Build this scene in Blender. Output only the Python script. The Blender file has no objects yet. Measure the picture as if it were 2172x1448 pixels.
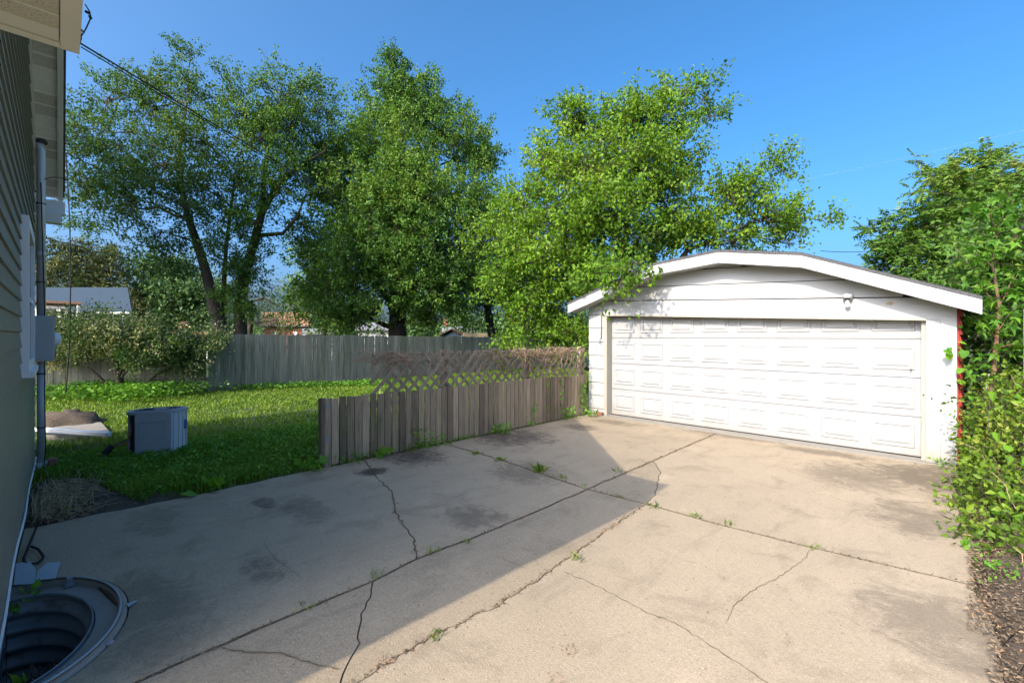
import bpy, bmesh, math, random
import numpy as np
from mathutils import Vector, Matrix, noise as mnoise

# ------------------------------------------------------------------ camera, sky, sun, exposure
S = bpy.context.scene
COL = S.collection
F, HZ, CH = 965.0, 714.0, 1.65            # focal length and horizon in photo pixels, eye height in metres
RT = np.array([0.7045, 0.7097]); FW = np.array([-0.7097, 0.7045])   # camera right / forward on the ground

cam_d = bpy.data.cameras.new('camera'); cam = bpy.data.objects.new('camera', cam_d); COL.objects.link(cam)
cam_d.sensor_width = 36.0; cam_d.lens = F / 2172 * 36; cam_d.shift_y = -10 / 2172
cam_d.clip_start = 0.02; cam_d.clip_end = 2000
cam.location = (0, 0, CH)
cam.rotation_euler = (math.radians(90), 0, math.atan2(0.7097, 0.7045))
S.camera = cam

SUN_EL = math.radians(35.0)
TRAVEL = Vector((-0.08, 0.997, 0)).normalized()         # where the light goes, on the ground
world = bpy.data.worlds.new('World'); S.world = world; world.use_nodes = True
wn = world.node_tree.nodes; wl = world.node_tree.links
bg = wn['Background']; sky = wn.new('ShaderNodeTexSky'); sky.sky_type = 'NISHITA'; sky.sun_disc = False
sky.sun_elevation = SUN_EL; sky.sun_rotation = math.atan2(-TRAVEL.x, -TRAVEL.y)
sky.air_density = 0.68; sky.dust_density = 7.5; sky.ozone_density = 6.0; sky.altitude = 200
hsv = wn.new('ShaderNodeHueSaturation'); hsv.inputs['Saturation'].default_value = 1.22; hsv.inputs['Hue'].default_value = 0.49
wl.new(sky.outputs[0], hsv.inputs['Color']); wl.new(hsv.outputs[0], bg.inputs[0]); bg.inputs[1].default_value = 0.15
sun_d = bpy.data.lights.new('sun', 'SUN'); sun = bpy.data.objects.new('sun', sun_d); COL.objects.link(sun)
sun_d.energy = 2.0; sun_d.angle = math.radians(0.53); sun_d.color = (1.0, 0.88, 0.70)
ldir = Vector((TRAVEL.x * math.cos(SUN_EL), TRAVEL.y * math.cos(SUN_EL), -math.sin(SUN_EL)))
sun.rotation_euler = ldir.to_track_quat('-Z', 'Y').to_euler(); sun.location = (0, -20, 25)
S.view_settings.view_transform = 'Standard'; S.view_settings.look = 'None'
S.view_settings.gamma = 1.0; S.view_settings.exposure = 1.5; S.view_settings.use_curve_mapping = False
S.render.engine = 'CYCLES'; S.cycles.use_denoising = True
S.cycles.max_bounces = 6; S.cycles.diffuse_bounces = 4; S.cycles.transmission_bounces = 4
S.cycles.transparent_max_bounces = 6; S.cycles.caustics_reflective = False; S.cycles.caustics_refractive = False

rng = np.random.default_rng(7); random.seed(7)
R = random.random
def U(a, b): return a + (b - a) * random.random()

# ------------------------------------------------------------------ places
def P(px, py, D):
    r = (px - 1086) / F
    xy = (RT * r + FW) * D
    return Vector((xy[0], xy[1], CH + (HZ - py) / F * D))
def G(px, py, z=0.0):
    return P(px, py, (CH - z) * F / (py - HZ))

# ------------------------------------------------------------------ materials
MATS = {}
def nd(nt, t, **kw):
    n = nt.nodes.new(t)
    for k, v in kw.items(): setattr(n, k, v)
    return n
def rgba(c): return (c[0], c[1], c[2], 1.0)
def setup(name):
    m = bpy.data.materials.new(name); m.use_nodes = True; MATS[name] = m
    return m, m.node_tree, m.node_tree.nodes['Principled BSDF']
def mixc(nt, fac, a, b, mode='MIX'):
    n = nd(nt, 'ShaderNodeMix', data_type='RGBA', blend_type=mode)
    for sock, v in ((n.inputs[0], fac), (n.inputs[6], a), (n.inputs[7], b)):
        if hasattr(v, 'is_output'): nt.links.new(v, sock)
        elif isinstance(v, (int, float)): sock.default_value = v
        else: sock.default_value = rgba(v)
    return n.outputs[2]
def noise(nt, vec, scale, detail=4, rough=.55, dist=0):
    n = nd(nt, 'ShaderNodeTexNoise'); n.inputs['Scale'].default_value = scale
    n.inputs['Detail'].default_value = detail; n.inputs['Roughness'].default_value = rough
    n.inputs['Distortion'].default_value = dist
    nt.links.new(vec, n.inputs['Vector']); return n.outputs['Fac']
def ramp(nt, fac, lo, hi):
    n = nd(nt, 'ShaderNodeMapRange', interpolation_type='SMOOTHSTEP'); n.inputs[1].default_value = lo; n.inputs[2].default_value = hi
    nt.links.new(fac, n.inputs[0]); return n.outputs[0]
def mul(nt, a, b, op='MULTIPLY'):
    n = nd(nt, 'ShaderNodeMath', operation=op)
    for s, v in zip(n.inputs, (a, b)):
        if hasattr(v, 'is_output'): nt.links.new(v, s)
        else: s.default_value = v
    return n.outputs[0]
def coords(nt, stretch=(1, 1, 1)):
    tc = nd(nt, 'ShaderNodeNewGeometry'); mp = nd(nt, 'ShaderNodeMapping'); mp.inputs['Scale'].default_value = stretch
    nt.links.new(tc.outputs['Position'], mp.inputs['Vector']); return mp.outputs[0]
def M(name, col, rough=.8, scale=6, amt=.15, stretch=(1, 1, 1), fine=None, stain=None, bump=None, spec=.25, metal=0, rnd=0.0, splash=0.0):
    """procedural paint / wood / metal: soft noise in colour, an optional fine grain, an optional stain, bump"""
    m, nt, b = setup(name)
    v = coords(nt, stretch)
    c = mixc(nt, noise(nt, v, scale), [x * (1 - amt) for x in col], [min(1, x * (1 + amt)) for x in col])
    if fine:
        c = mixc(nt, mul(nt, ramp(nt, noise(nt, v, fine[0], 3), .45, .75), fine[1]), c, fine[2])
    if stain:
        c = mixc(nt, mul(nt, ramp(nt, noise(nt, v, stain[0], 5, .6, .4), stain[1], stain[1] + .12), stain[2]), c, stain[3])
    if splash:
        sx = nd(nt, 'ShaderNodeSeparateXYZ'); nt.links.new(coords(nt), sx.inputs[0])
        zz = mul(nt, sx.outputs[2], mul(nt, noise(nt, coords(nt, (1, 1, .4)), 9, 5, .65), .55), 'SUBTRACT')
        c = mixc(nt, mul(nt, ramp(nt, zz, .0, -.32), splash), c, (.30, .26, .20))
    if rnd:
        oi = nd(nt, 'ShaderNodeObjectInfo')
        mr = nd(nt, 'ShaderNodeMapRange'); mr.inputs[3].default_value = 1 - rnd; mr.inputs[4].default_value = 1 + rnd
        nt.links.new(oi.outputs['Random'], mr.inputs[0])
        hs = nd(nt, 'ShaderNodeHueSaturation'); nt.links.new(c, hs.inputs['Color']); nt.links.new(mr.outputs[0], hs.inputs['Value'])
        c = hs.outputs[0]
    nt.links.new(c, b.inputs['Base Color'])
    b.inputs['Roughness'].default_value = rough; b.inputs['Specular IOR Level'].default_value = spec; b.inputs['Metallic'].default_value = metal
    if bump:
        bp = nd(nt, 'ShaderNodeBump'); bp.inputs['Strength'].default_value = bump[1]; bp.inputs['Distance'].default_value = bump[2] if len(bump) > 2 else .01
        nt.links.new(noise(nt, v, bump[0], 4), bp.inputs['Height']); nt.links.new(bp.outputs[0], b.inputs['Normal'])
    return m
def leafmat(name, cols, trans=.35, rough=.5, spec=.22):
    m, nt, b = setup(name)
    at = nd(nt, 'ShaderNodeAttribute', attribute_name='v')
    cr = nd(nt, 'ShaderNodeValToRGB'); e = cr.color_ramp.elements
    while len(e) < len(cols): e.new(.5)
    for i, c in enumerate(cols): e[i].position = i / (len(cols) - 1); e[i].color = rgba(c)
    nt.links.new(at.outputs['Fac'], cr.inputs[0])
    nt.links.new(cr.outputs[0], b.inputs['Base Color']); b.inputs['Roughness'].default_value = rough; b.inputs['Specular IOR Level'].default_value = spec
    tr = nd(nt, 'ShaderNodeBsdfTranslucent'); mx = nd(nt, 'ShaderNodeMixShader'); mx.inputs[0].default_value = trans
    tcol = mixc(nt, 1.0, cr.outputs[0], (1.35, 1.25, .55), 'MULTIPLY'); nt.links.new(tcol, tr.inputs[0])
    out = nt.nodes['Material Output']
    nt.links.new(b.outputs[0], mx.inputs[1]); nt.links.new(tr.outputs[0], mx.inputs[2]); nt.links.new(mx.outputs[0], out.inputs[0])
    return m

# ------------------------------------------------------------------ object helpers
WO = {}
def thing(name, label, cat, loc=(0, 0, 0), group=None):
    o = bpy.data.objects.new(name, None); COL.objects.link(o); o.location = loc; o.empty_display_size = .1
    o['label'] = label; o['category'] = cat
    if group: o['group'] = group
    WO[o] = Vector(loc); return o
def tag(o, label=None, cat=None, group=None, kind=None):
    for k, v in (('label', label), ('category', cat), ('group', group), ('kind', kind)):
        if v: o[k] = v
    return o
def adopt(o, parent):
    if parent is not None:
        o.parent = parent; o.matrix_parent_inverse = Matrix.Translation(-WO.get(parent, Vector((0, 0, 0))))
    return o
class MB:
    def __init__(s): s.v = []; s.f = []
    def add(s, vs, fs):
        k = len(s.v); s.v += [tuple(v) for v in vs]; s.f += [tuple(i + k for i in f) for f in fs]; return s
    def hexa(s, p):       # 8 corners: bottom ring then top ring
        return s.add(p, [(3, 2, 1, 0), (4, 5, 6, 7), (0, 1, 5, 4), (1, 2, 6, 5), (2, 3, 7, 6), (3, 0, 4, 7)])
    def box(s, x0, x1, y0, y1, z0, z1):
        return s.hexa([(x0, y0, z0), (x1, y0, z0), (x1, y1, z0), (x0, y1, z0), (x0, y0, z1), (x1, y0, z1), (x1, y1, z1), (x0, y1, z1)])
    def slope(s, x0, x1, y0, y1, f0, f1):   # box whose bottom and top are functions of x
        return s.hexa([(x0, y0, f0(x0)), (x1, y0, f0(x1)), (x1, y1, f0(x1)), (x0, y1, f0(x0)),
                       (x0, y0, f1(x0)), (x1, y0, f1(x1)), (x1, y1, f1(x1)), (x0, y1, f1(x0))])
    def obox(s, c, ux, uy, uz):             # oriented box: centre and half vectors
        c, ux, uy, uz = map(Vector, (c, ux, uy, uz))
        return s.hexa([c - ux - uy - uz, c + ux - uy - uz, c + ux + uy - uz, c - ux + uy - uz, c - ux - uy + uz, c + ux - uy + uz, c + ux + uy + uz, c - ux + uy + uz])
    def tube(s, pts, rad, n=6, cap=True):
        pts = [Vector(p) for p in pts]; m = len(pts)
        if not hasattr(rad, '__len__'): rad = [rad] * m
        ring = []; prev = None
        for i, p in enumerate(pts):
            t = (pts[min(i + 1, m - 1)] - pts[max(i - 1, 0)])
            t = t.normalized() if t.length > 1e-9 else Vector((0, 0, 1))
            if prev is None:
                a = Vector((0, 0, 1)) if abs(t.z) < .9 else Vector((1, 0, 0)); u = t.cross(a).normalized()
            else:
                u = (prev - t * prev.dot(t)); u = u.normalized() if u.length > 1e-6 else t.orthogonal().normalized()
            prev = u; w = t.cross(u)
            ring.append([p + (u * math.cos(2 * math.pi * k / n) + w * math.sin(2 * math.pi * k / n)) * rad[i] for k in range(n)])
        vs = [q for r_ in ring for q in r_]; fs = []
        for i in range(m - 1):
            for k in range(n):
                fs.append((i * n + k, i * n + (k + 1) % n, (i + 1) * n + (k + 1) % n, (i + 1) * n + k))
        if cap: fs += [tuple(reversed(range(n))), tuple(range((m - 1) * n, m * n))]
        return s.add(vs, fs)
    def prism(s, poly, z0, z1):             # polygon (xy) extruded in z
        n = len(poly); vs = [(p[0], p[1], z0) for p in poly] + [(p[0], p[1], z1) for p in poly]
        fs = [tuple(reversed(range(n))), tuple(range(n, 2 * n))] + [(i, (i + 1) % n, n + (i + 1) % n, n + i) for i in range(n)]
        return s.add(vs, fs)
    def lathe(s, c, prof, n=16, axis=(0, 0, 1)):
        c = Vector(c); ax = Vector(axis).normalized(); u = ax.orthogonal().normalized(); w = ax.cross(u); vs = []; fs = []
        for (r, h) in prof:
            vs += [c + ax * h + (u * math.cos(2 * math.pi * k / n) + w * math.sin(2 * math.pi * k / n)) * r for k in range(n)]
        for i in range(len(prof) - 1):
            for k in range(n): fs.append((i * n + k, i * n + (k + 1) % n, (i + 1) * n + (k + 1) % n, (i + 1) * n + k))
        fs += [tuple(reversed(range(n))), tuple(range((len(prof) - 1) * n, len(prof) * n))]
        return s.add(vs, fs)
    def mesh(s, name, mat, smooth=False, bevel=0):
        me = bpy.data.meshes.new(name); me.from_pydata(s.v, [], s.f)
        bm = bmesh.new(); bm.from_mesh(me); bmesh.ops.recalc_face_normals(bm, faces=bm.faces)
        if bevel: bmesh.ops.bevel(bm, geom=list(bm.edges), offset=bevel, segments=1, affect='EDGES')
        bm.to_mesh(me); bm.free()
        if smooth: me.shade_smooth()
        me.materials.append(MATS[mat]); me.update(); return me
    def build(s, name, mat, parent=None, smooth=False, bevel=0):
        o = bpy.data.objects.new(name, s.mesh(name, mat, smooth, bevel)); COL.objects.link(o)
        return adopt(o, parent)
def place(name, me, parent=None, loc=(0, 0, 0), rot=(0, 0, 0), sc=1):
    o = bpy.data.objects.new(name, me); COL.objects.link(o); o.location = loc; o.rotation_euler = rot
    o.scale = (sc, sc, sc) if not hasattr(sc, '__len__') else sc
    return adopt(o, parent)
def npmesh(name, V, Fc, mat, v=None, parent=None, smooth=False):
    """big mesh from arrays; v is one 0..1 number per vertex (natural colour spread of leaves)"""
    me = bpy.data.meshes.new(name); n, k = Fc.shape
    me.vertices.add(len(V)); me.vertices.foreach_set('co', np.ascontiguousarray(V, dtype=np.float32).ravel())
    me.loops.add(n * k); me.loops.foreach_set('vertex_index', np.ascontiguousarray(Fc, dtype=np.int32).ravel())
    me.polygons.add(n); me.polygons.foreach_set('loop_start', np.arange(0, n * k, k, dtype=np.int32))
    try: me.polygons.foreach_set('loop_total', np.full(n, k, dtype=np.int32))
    except Exception: pass
    if v is not None:
        a = me.attributes.new('v', 'FLOAT', 'POINT'); a.data.foreach_set('value', np.ascontiguousarray(v, dtype=np.float32))
    me.update(calc_edges=True); me.materials.append(MATS[mat])
    if smooth: me.shade_smooth()
    o = bpy.data.objects.new(name, me); COL.objects.link(o); return adopt(o, parent)
def nrm(a): return a / np.maximum(np.linalg.norm(a, axis=1, keepdims=True), 1e-9)
def leafgeo(pos, axis, size, wid=.55, fold=.25, flat=0.0):
    """kite leaves folded along the midrib: 4 vertices, 2 triangles each"""
    n = len(pos); axis = nrm(axis); q = rng.normal(size=(n, 3)); q[:, 2] *= (1 - flat)
    side = nrm(np.cross(axis, q + np.array([0, 0, flat * 3.0]))); up = np.cross(side, axis)
    s = size[:, None]
    b = pos; t = pos + axis * s + up * s * rng.uniform(-.12, .05, (n, 1)); m = pos + axis * s * .42
    l = m + side * s * wid * .5 + up * s * fold * .4; r = m - side * s * wid * .5 + up * s * fold * .4
    V = np.stack([b, l, t, r], 1).reshape(-1, 3); k = np.arange(n)[:, None] * 4
    Fc = np.concatenate([k + [0, 2, 1], k + [0, 3, 2]], 1).reshape(-1, 3)
    return V, Fc
def sticks(A, B, ra, rb):
    """many three-sided tapered sticks A->B"""
    n = len(A); ax = nrm(B - A); u = nrm(np.cross(ax, rng.normal(size=(n, 3)))); w = np.cross(ax, u); V = []
    ra = np.broadcast_to(ra, n)[:, None]; rb = np.broadcast_to(rb, n)[:, None]
    for (p, r_) in ((A, ra), (B, rb)):
        for k in range(3):
            a = 2 * math.pi * k / 3; V.append(p + (u * math.cos(a) + w * math.sin(a)) * r_)
    V = np.stack(V, 1).reshape(-1, 3); k = np.arange(n)[:, None] * 6; f = []
    for j in range(3):
        j2 = (j + 1) % 3; f += [k + [j, j2, 3 + j2], k + [j, 3 + j2, 3 + j]]
    return V, np.concatenate(f, 1).reshape(-1, 3)

# ------------------------------------------------------------------ material set
def concrete(name, base, grain=.5):
    m, nt, b = setup(name); v = coords(nt)
    c = mixc(nt, noise(nt, v, 1.1, 5, .6), [x * .8 for x in base], [x * 1.14 for x in base])
    c = mixc(nt, mul(nt, ramp(nt, noise(nt, v, 2.3, 6, .65, .6), .5, .72), .55), c, [x * .52 for x in base])
    c = mixc(nt, mul(nt, ramp(nt, noise(nt, v, 38, 4, .7), .46, .66), .34), c, [x * .55 for x in base])
    c = mixc(nt, mul(nt, ramp(nt, noise(nt, v, 120, 2), .48, .66), .5), c, [x * .5 for x in base])      # sand grain
    c = mixc(nt, mul(nt, ramp(nt, noise(nt, v, 75, 2), .62, .70), .5), c, [min(1, x * 1.6) for x in base]) # pale aggregate
    sp = nd(nt, 'ShaderNodeTexVoronoi'); sp.inputs['Scale'].default_value = 11; nt.links.new(v, sp.inputs['Vector'])
    c = mixc(nt, mul(nt, ramp(nt, sp.outputs['Distance'], .07, .04), .75), c, (.05, .04, .03))           # dark specks
    # stains with a shape of their own: soil by the fence foot, oil, mildew toward the hedge
    sepn = nd(nt, 'ShaderNodeSeparateXYZ'); nt.links.new(v, sepn.inputs[0]); nz = noise(nt, v, 4.5, 12, .8, 1.2)
    spots = [(G(870, 965), .7, .45, .8), (G(1085, 925), .8, .75, .75), (G(1000, 1095), .34, .3, .5), (G(560, 1205), .26, .16, .5),
             (G(640, 1075), .55, .22, .38), (G(790, 1000), .2, .22, .85), (G(1120, 1000), .6, .5, .45), (G(1230, 905), .4, .3, .6), (G(310, 1300), .7, .35, .35),
             (G(1900, 930), 1.3, .5, .6), (G(1960, 1010), .7, .8, .6), (G(1820, 1010), .7, .7, .42), (G(1560, 925), 1.0, .3, .45), (G(1750, 960), .7, .25, .5), (G(1300, 895), .6, .25, .45), (G(1950, 1100), .4, .6, .45), (G(330, 1100), .5, .25, .3), (G(2000, 1330), .5, .5, .4), (G(560, 1065), .25, .12, .6), (G(1700, 905), 1.0, .3, .3)]
    tot = None
    for (p, rx, ry, k) in spots:
        dx = mul(nt, mul(nt, sepn.outputs[0], p.x, 'SUBTRACT'), 1 / rx); dy = mul(nt, mul(nt, sepn.outputs[1], p.y, 'SUBTRACT'), 1 / ry)
        d = mul(nt, mul(nt, dx, dx), mul(nt, dy, dy), 'ADD')
        d = mul(nt, d, mul(nt, mul(nt, nz, .5, 'SUBTRACT'), 4.6), 'ADD')
        w = mul(nt, ramp(nt, d, 1.15, -.05), min(1.0, k * 1.15))
        tot = w if tot is None else mul(nt, tot, w, 'MAXIMUM')
    sw = noise(nt, coords(nt, (1.0, .28, 1)), 5.5, 8, .7, .3)      # dragged dirt and tyre wear along the drive
    c = mixc(nt, mul(nt, ramp(nt, sw, .50, .74), .42), c, [x * .48 for x in base])
    c = mixc(nt, mul(nt, ramp(nt, noise(nt, v, 1.7, 8, .7), .56, .70), .35), c, [x * 1.3 for x in base])
    c = mixc(nt, tot, c, (.075, .06, .046))
    oi = nd(nt, 'ShaderNodeObjectInfo'); mr = nd(nt, 'ShaderNodeMapRange'); mr.inputs[3].default_value = .90; mr.inputs[4].default_value = 1.08
    nt.links.new(oi.outputs['Random'], mr.inputs[0]); hs = nd(nt, 'ShaderNodeHueSaturation'); nt.links.new(c, hs.inputs['Color']); nt.links.new(mr.outputs[0], hs.inputs['Value']); c = hs.outputs[0]
    nt.links.new(c, b.inputs['Base Color']); b.inputs['Roughness'].default_value = .92; b.inputs['Specular IOR Level'].default_value = .2
    bp = nd(nt, 'ShaderNodeBump'); bp.inputs['Strength'].default_value = .55; bp.inputs['Distance'].default_value = .006
    nt.links.new(noise(nt, v, 90, 3), bp.inputs['Height']); nt.links.new(bp.outputs[0], b.inputs['Normal'])
concrete('concrete', (.372, .297, .205))
M('concrete_plain', (.27, .25, .215), .9, 5, .2, fine=(90, .4, (.15, .13, .1)), bump=(60, .4))
M('crack_dirt', (.13, .105, .072), .95, 20, .4)
M('soil', (.085, .064, .046), .95, 8, .5, fine=(40, .6, (.12, .09, .06)), bump=(30, .8, .02))
M('lawn_soil', (.055, .080, .026), .95, 3, .5, fine=(25, .5, (.045, .04, .02)), bump=(20, .8, .02))
M('white_paint', (.40, .405, .40), .55, 3, .03, stretch=(1, 1, 3), fine=(14, .16, (.33, .31, .27)), bump=(60, .08), spec=.3)
M('white_worn', (.40, .405, .40), .6, 3, .04, stain=(5.5, .66, .85, (.30, .26, .21)), bump=(25, .2), spec=.3, splash=.8)
M('white_peeling', (.40, .405, .40), .6, 3, .04, stretch=(1.6, 1.6, .5), stain=(9, .57, .9, (.27, .23, .18)), bump=(25, .3), spec=.3, splash=.8)
M('door_white', (.345, .35, .348), .45, 2, .02, fine=(5, .18, (.32, .30, .27)), spec=.35, splash=.55)
M('door_beige', (.36, .335, .28), .5, 3, .04)
M('seam_dark', (.05, .048, .045), .8)
M('soffit_white', (.70, .695, .64), .5, 5, .04, spec=.3)
M('soffit_vent', (.58, .56, .49), .6, 5, .04, fine=(130, .8, (.16, .15, .13)))
M('trim_cream', (.70, .695, .64), .5, 5, .05)
M('trim_white', (.72, .72, .72), .5, 5, .05)
M('siding_olive', (.215, .212, .175), .5, 2.2, .12, stretch=(1, 1, 8), fine=(50, .15, (.09, .09, .07)), spec=.35)
M('foundation', (.30, .29, .26), .85, 4, .2, bump=(30, .3))
M('shingle', (.085, .085, .09), .95, 12, .3, fine=(60, .5, (.18, .17, .16)), bump=(50, .5))
M('galvanized', (.55, .56, .57), .45, 9, .2, stretch=(1, 1, .3), metal=.2, spec=.5)
M('steel_dark', (.24, .26, .28), .45, 6, .3, metal=.4, stain=(7, .56, .6, (.12, .085, .06)))
M('meter_grey', (.40, .41, .42), .5, 4, .08)
M('ac_grey', (.42, .42, .44), .5, 5, .08, stain=(6, .68, .5, (.16, .15, .13)))
M('ac_light', (.58, .60, .63), .5, 30, .1, stretch=(1, 1, .1))
M('ac_dark', (.045, .045, .05), .7)
M('black_rubber', (.014, .014, .015), .7)
M('copper', (.30, .14, .08), .5, metal=.6)
M('blue_sticker', (.03, .14, .36), .5)
M('plastic_blue', (.26, .33, .38), .35, 8, .12, spec=.5)
M('brown_edge', (.17, .11, .065), .8, 9, .3)
M('picket_wood', (.285, .215, .145), .9, 5, .28, stretch=(9, 9, .7), fine=(4.5, .5, (.08, .064, .048)), stain=(1.1, .54, .5, (.11, .12, .05)), bump=(6, .7), rnd=.45)
M('lattice_wood', (.235, .185, .13), .9, 8, .3, fine=(20, .4, (.09, .075, .055)), bump=(30, .5), rnd=.2)
M('fence_grey', (.225, .215, .168), .92, 4, .25, stretch=(9, 9, .6), fine=(3, .75, (.085, .088, .068)), stain=(.55, .52, .5, (.10, .11, .055)), bump=(6, .5), rnd=.2)
M('fence_tan', (.36, .29, .19), .9, 5, .2)
M('bark', (.095, .075, .055), .95, 9, .4, stretch=(1, 1, .25), fine=(22, .6, (.035, .028, .022)), bump=(18, 1.0, .04))
M('bark_dark', (.050, .042, .034), .95, 9, .4, stretch=(1, 1, .25), bump=(18, 1.0, .04))
M('bark_brown', (.19, .115, .07), .9, 12, .3, stretch=(1, 1, .3), bump=(30, .5))
M('twig', (.10, .078, .058), .9)
M('dead_vine', (.33, .225, .145), .9, 20, .4)
M('straw', (.34, .26, .15), .9, 15, .4)
M('red_paint', (.36, .04, .03), .6, 5, .2, fine=(12, .3, (.18, .05, .03)))
M('brick_red', (.30, .11, .075), .9, 14, .25)
M('roof_orange', (.32, .17, .095), .9, 8, .15)
M('roof_grey', (.20, .20, .20), .9, 8, .2)
M('far_white', (.62, .60, .56), .8, 4, .06)
M('far_blue_roof', (.042, .062, .085), 1.0, 5, .35, stretch=(1.5, 1.5, 16), fine=(9, .5, (.085, .11, .14)), spec=.0)
M('far_siding', (.15, .16, .12), .8, 6, .1, stretch=(.2, .2, 8))
M('far_brown', (.10, .055, .035), .8)
M('glass_dark', (.02, .025, .03), .1, spec=.6)
M('pole_wood', (.12, .10, .085), .9, 6, .2)
M('cable', (.012, .012, .013), .6)
M('cable_pale', (.22, .28, .38), .5)
M('bulb', (.78, .78, .76), .2, spec=.5)
M('stone', (.30, .29, .28), .9, 9, .3, bump=(15, .6))
M('brick_piece', (.27, .12, .08), .9, 12, .3)
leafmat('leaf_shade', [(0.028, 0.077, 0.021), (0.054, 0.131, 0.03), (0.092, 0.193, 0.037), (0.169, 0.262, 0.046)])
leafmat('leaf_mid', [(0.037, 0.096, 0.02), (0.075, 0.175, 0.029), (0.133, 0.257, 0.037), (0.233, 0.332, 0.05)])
leafmat('leaf_bright', [(0.069, 0.158, 0.014), (0.118, 0.24, 0.017), (0.172, 0.31, 0.024), (0.261, 0.372, 0.041)], .42)
leafmat('leaf_pinnate', [(0.059, 0.151, 0.02), (0.108, 0.225, 0.03), (0.167, 0.292, 0.04), (0.333, 0.283, 0.067)], .35)
leafmat('leaf_maple', [(0.052, 0.15, 0.018), (0.098, 0.24, 0.023), (0.156, 0.312, 0.026)], .42)
leafmat('leaf_hedge', [(0.062, 0.117, 0.017), (0.131, 0.227, 0.022), (0.207, 0.309, 0.03), (0.303, 0.303, 0.068)], .38)
leafmat('leaf_honey', [(.04, .10, .02), (.075, .17, .03), (.12, .22, .045), (.50, .50, .28), (.72, .62, .25)], .35)
leafmat('needle', [(0.053, 0.088, 0.029), (0.097, 0.132, 0.042), (0.176, 0.194, 0.062), (0.264, 0.211, 0.088)], .15, .6)
leafmat('leaf_far', [(0.058, 0.115, 0.042), (0.096, 0.182, 0.058), (0.163, 0.269, 0.086)], .3)
leafmat('weed_leaf', [(0.068, 0.191, 0.022), (0.124, 0.293, 0.033), (0.214, 0.405, 0.045)], .35)
leafmat('grass_blade', [(.075, .150, .016), (.125, .225, .022), (.19, .29, .03), (.32, .33, .09)], .35, .5)
leafmat('litter_leaf', [(.09, .065, .045), (.17, .125, .08), (.28, .21, .14), (.45, .19, .06)], .1, .8, .1)

# ------------------------------------------------------------------ ground and driveway
WELL_X, WELL_RX, WELL_RY, WALL_Y = -3.72, .70, .50, -.24
def jag(pts, step=.07, amp=.012, seed=0):
    """resample a ground polyline with a ragged wander"""
    rr = random.Random(seed); out = [Vector((pts[0][0], pts[0][1]))]
    for a, b in zip(pts[:-1], pts[1:]):
        a = Vector((a[0], a[1])); b = Vector((b[0], b[1])); n = max(1, int((b - a).length / step)); nn = Vector((-(b - a).y, (b - a).x)).normalized()
        for i in range(1, n + 1):
            p = a.lerp(b, i / n)
            if i < n: p = p + nn * rr.uniform(-amp, amp)
            out.append(p)
    return out
K = G(1245, 1037)
Cx = G(1372, 1068)
J1f = jag([K, G(1385, 977), G(1512, 922), (-3.06, 7.98)], .12, .006, 1)
i4 = min(range(len(J1f)), key=lambda i: (J1f[i] - Vector(G(1385, 979).xy)).length)
J1n = jag([K, G(1130, 1087), G(1010, 1137), G(884, 1184)], .12, .007, 2)
J1m = jag([J1n[-1], G(790, 1232)], .12, .007, 3)
J1e = jag([J1m[-1], G(610, 1306), G(480, 1362), (-2.80, -.2)], .12, .007, 4)
J2l = jag([K, G(1160, 1008), G(1060, 974), G(960, 946), (-5.74, 4.13)], .12, .008, 5)
J2a = jag([K, Cx], .1, .006, 6)
J2r = jag([Cx, G(1500, 1105), G(1720, 1160), G(2000, 1225), (.02, 4.30)], .14, .005, 7)
C1 = jag([(-5.74, G(775, 975).y), G(800, 1012), G(832, 1043), G(836, 1075), G(852, 1110), G(877, 1140), J1n[-1]], .05, .012, 8)
Q = G(690, 1500)
C3 = jag([Cx, G(1300, 1115), G(1210, 1180), G(1150, 1222), G(1100, 1255), G(1055, 1285), G(1000, 1306), G(985, 1318), G(915, 1347), G(870, 1378), G(830, 1403), G(765, 1443), Q], .045, .014, 9)
C2 = jag([J1m[-1], G(786, 1265), G(766, 1300), G(760, 1340), G(763, 1362), G(745, 1392), G(722, 1446), Q], .045, .011, 10)
C4 = jag([J1f[i4], G(1401, 1000), G(1393, 1028), G(1391, 1048), Cx], .05, .012, 11)
rv = lambda L: list(reversed(L))
arc = [Vector((WELL_X + (WELL_RX + .05) * math.cos(t), WALL_Y + (WELL_RY + .04) * math.sin(t))) for t in np.linspace(0, math.pi, 28)]
redge = jag([(.02, 4.30), G(2065, 1140), G(2020, 1050), (-.12, 7.0), (-.10, 7.98)], .15, .03, 12)
redge2 = jag([(.02, 4.30), (.10, 3.7), (.12, 3.2), (.10, 2.0), (.3, -3.2)], .15, .025, 13)
wedge = jag([(-5.74, WALL_Y + .02), (-5.70, .9), (-5.75, 2.0), (-5.74, G(775, 975).y)], .12, .02, 14)
V2 = lambda x, y: Vector((x, y))
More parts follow.
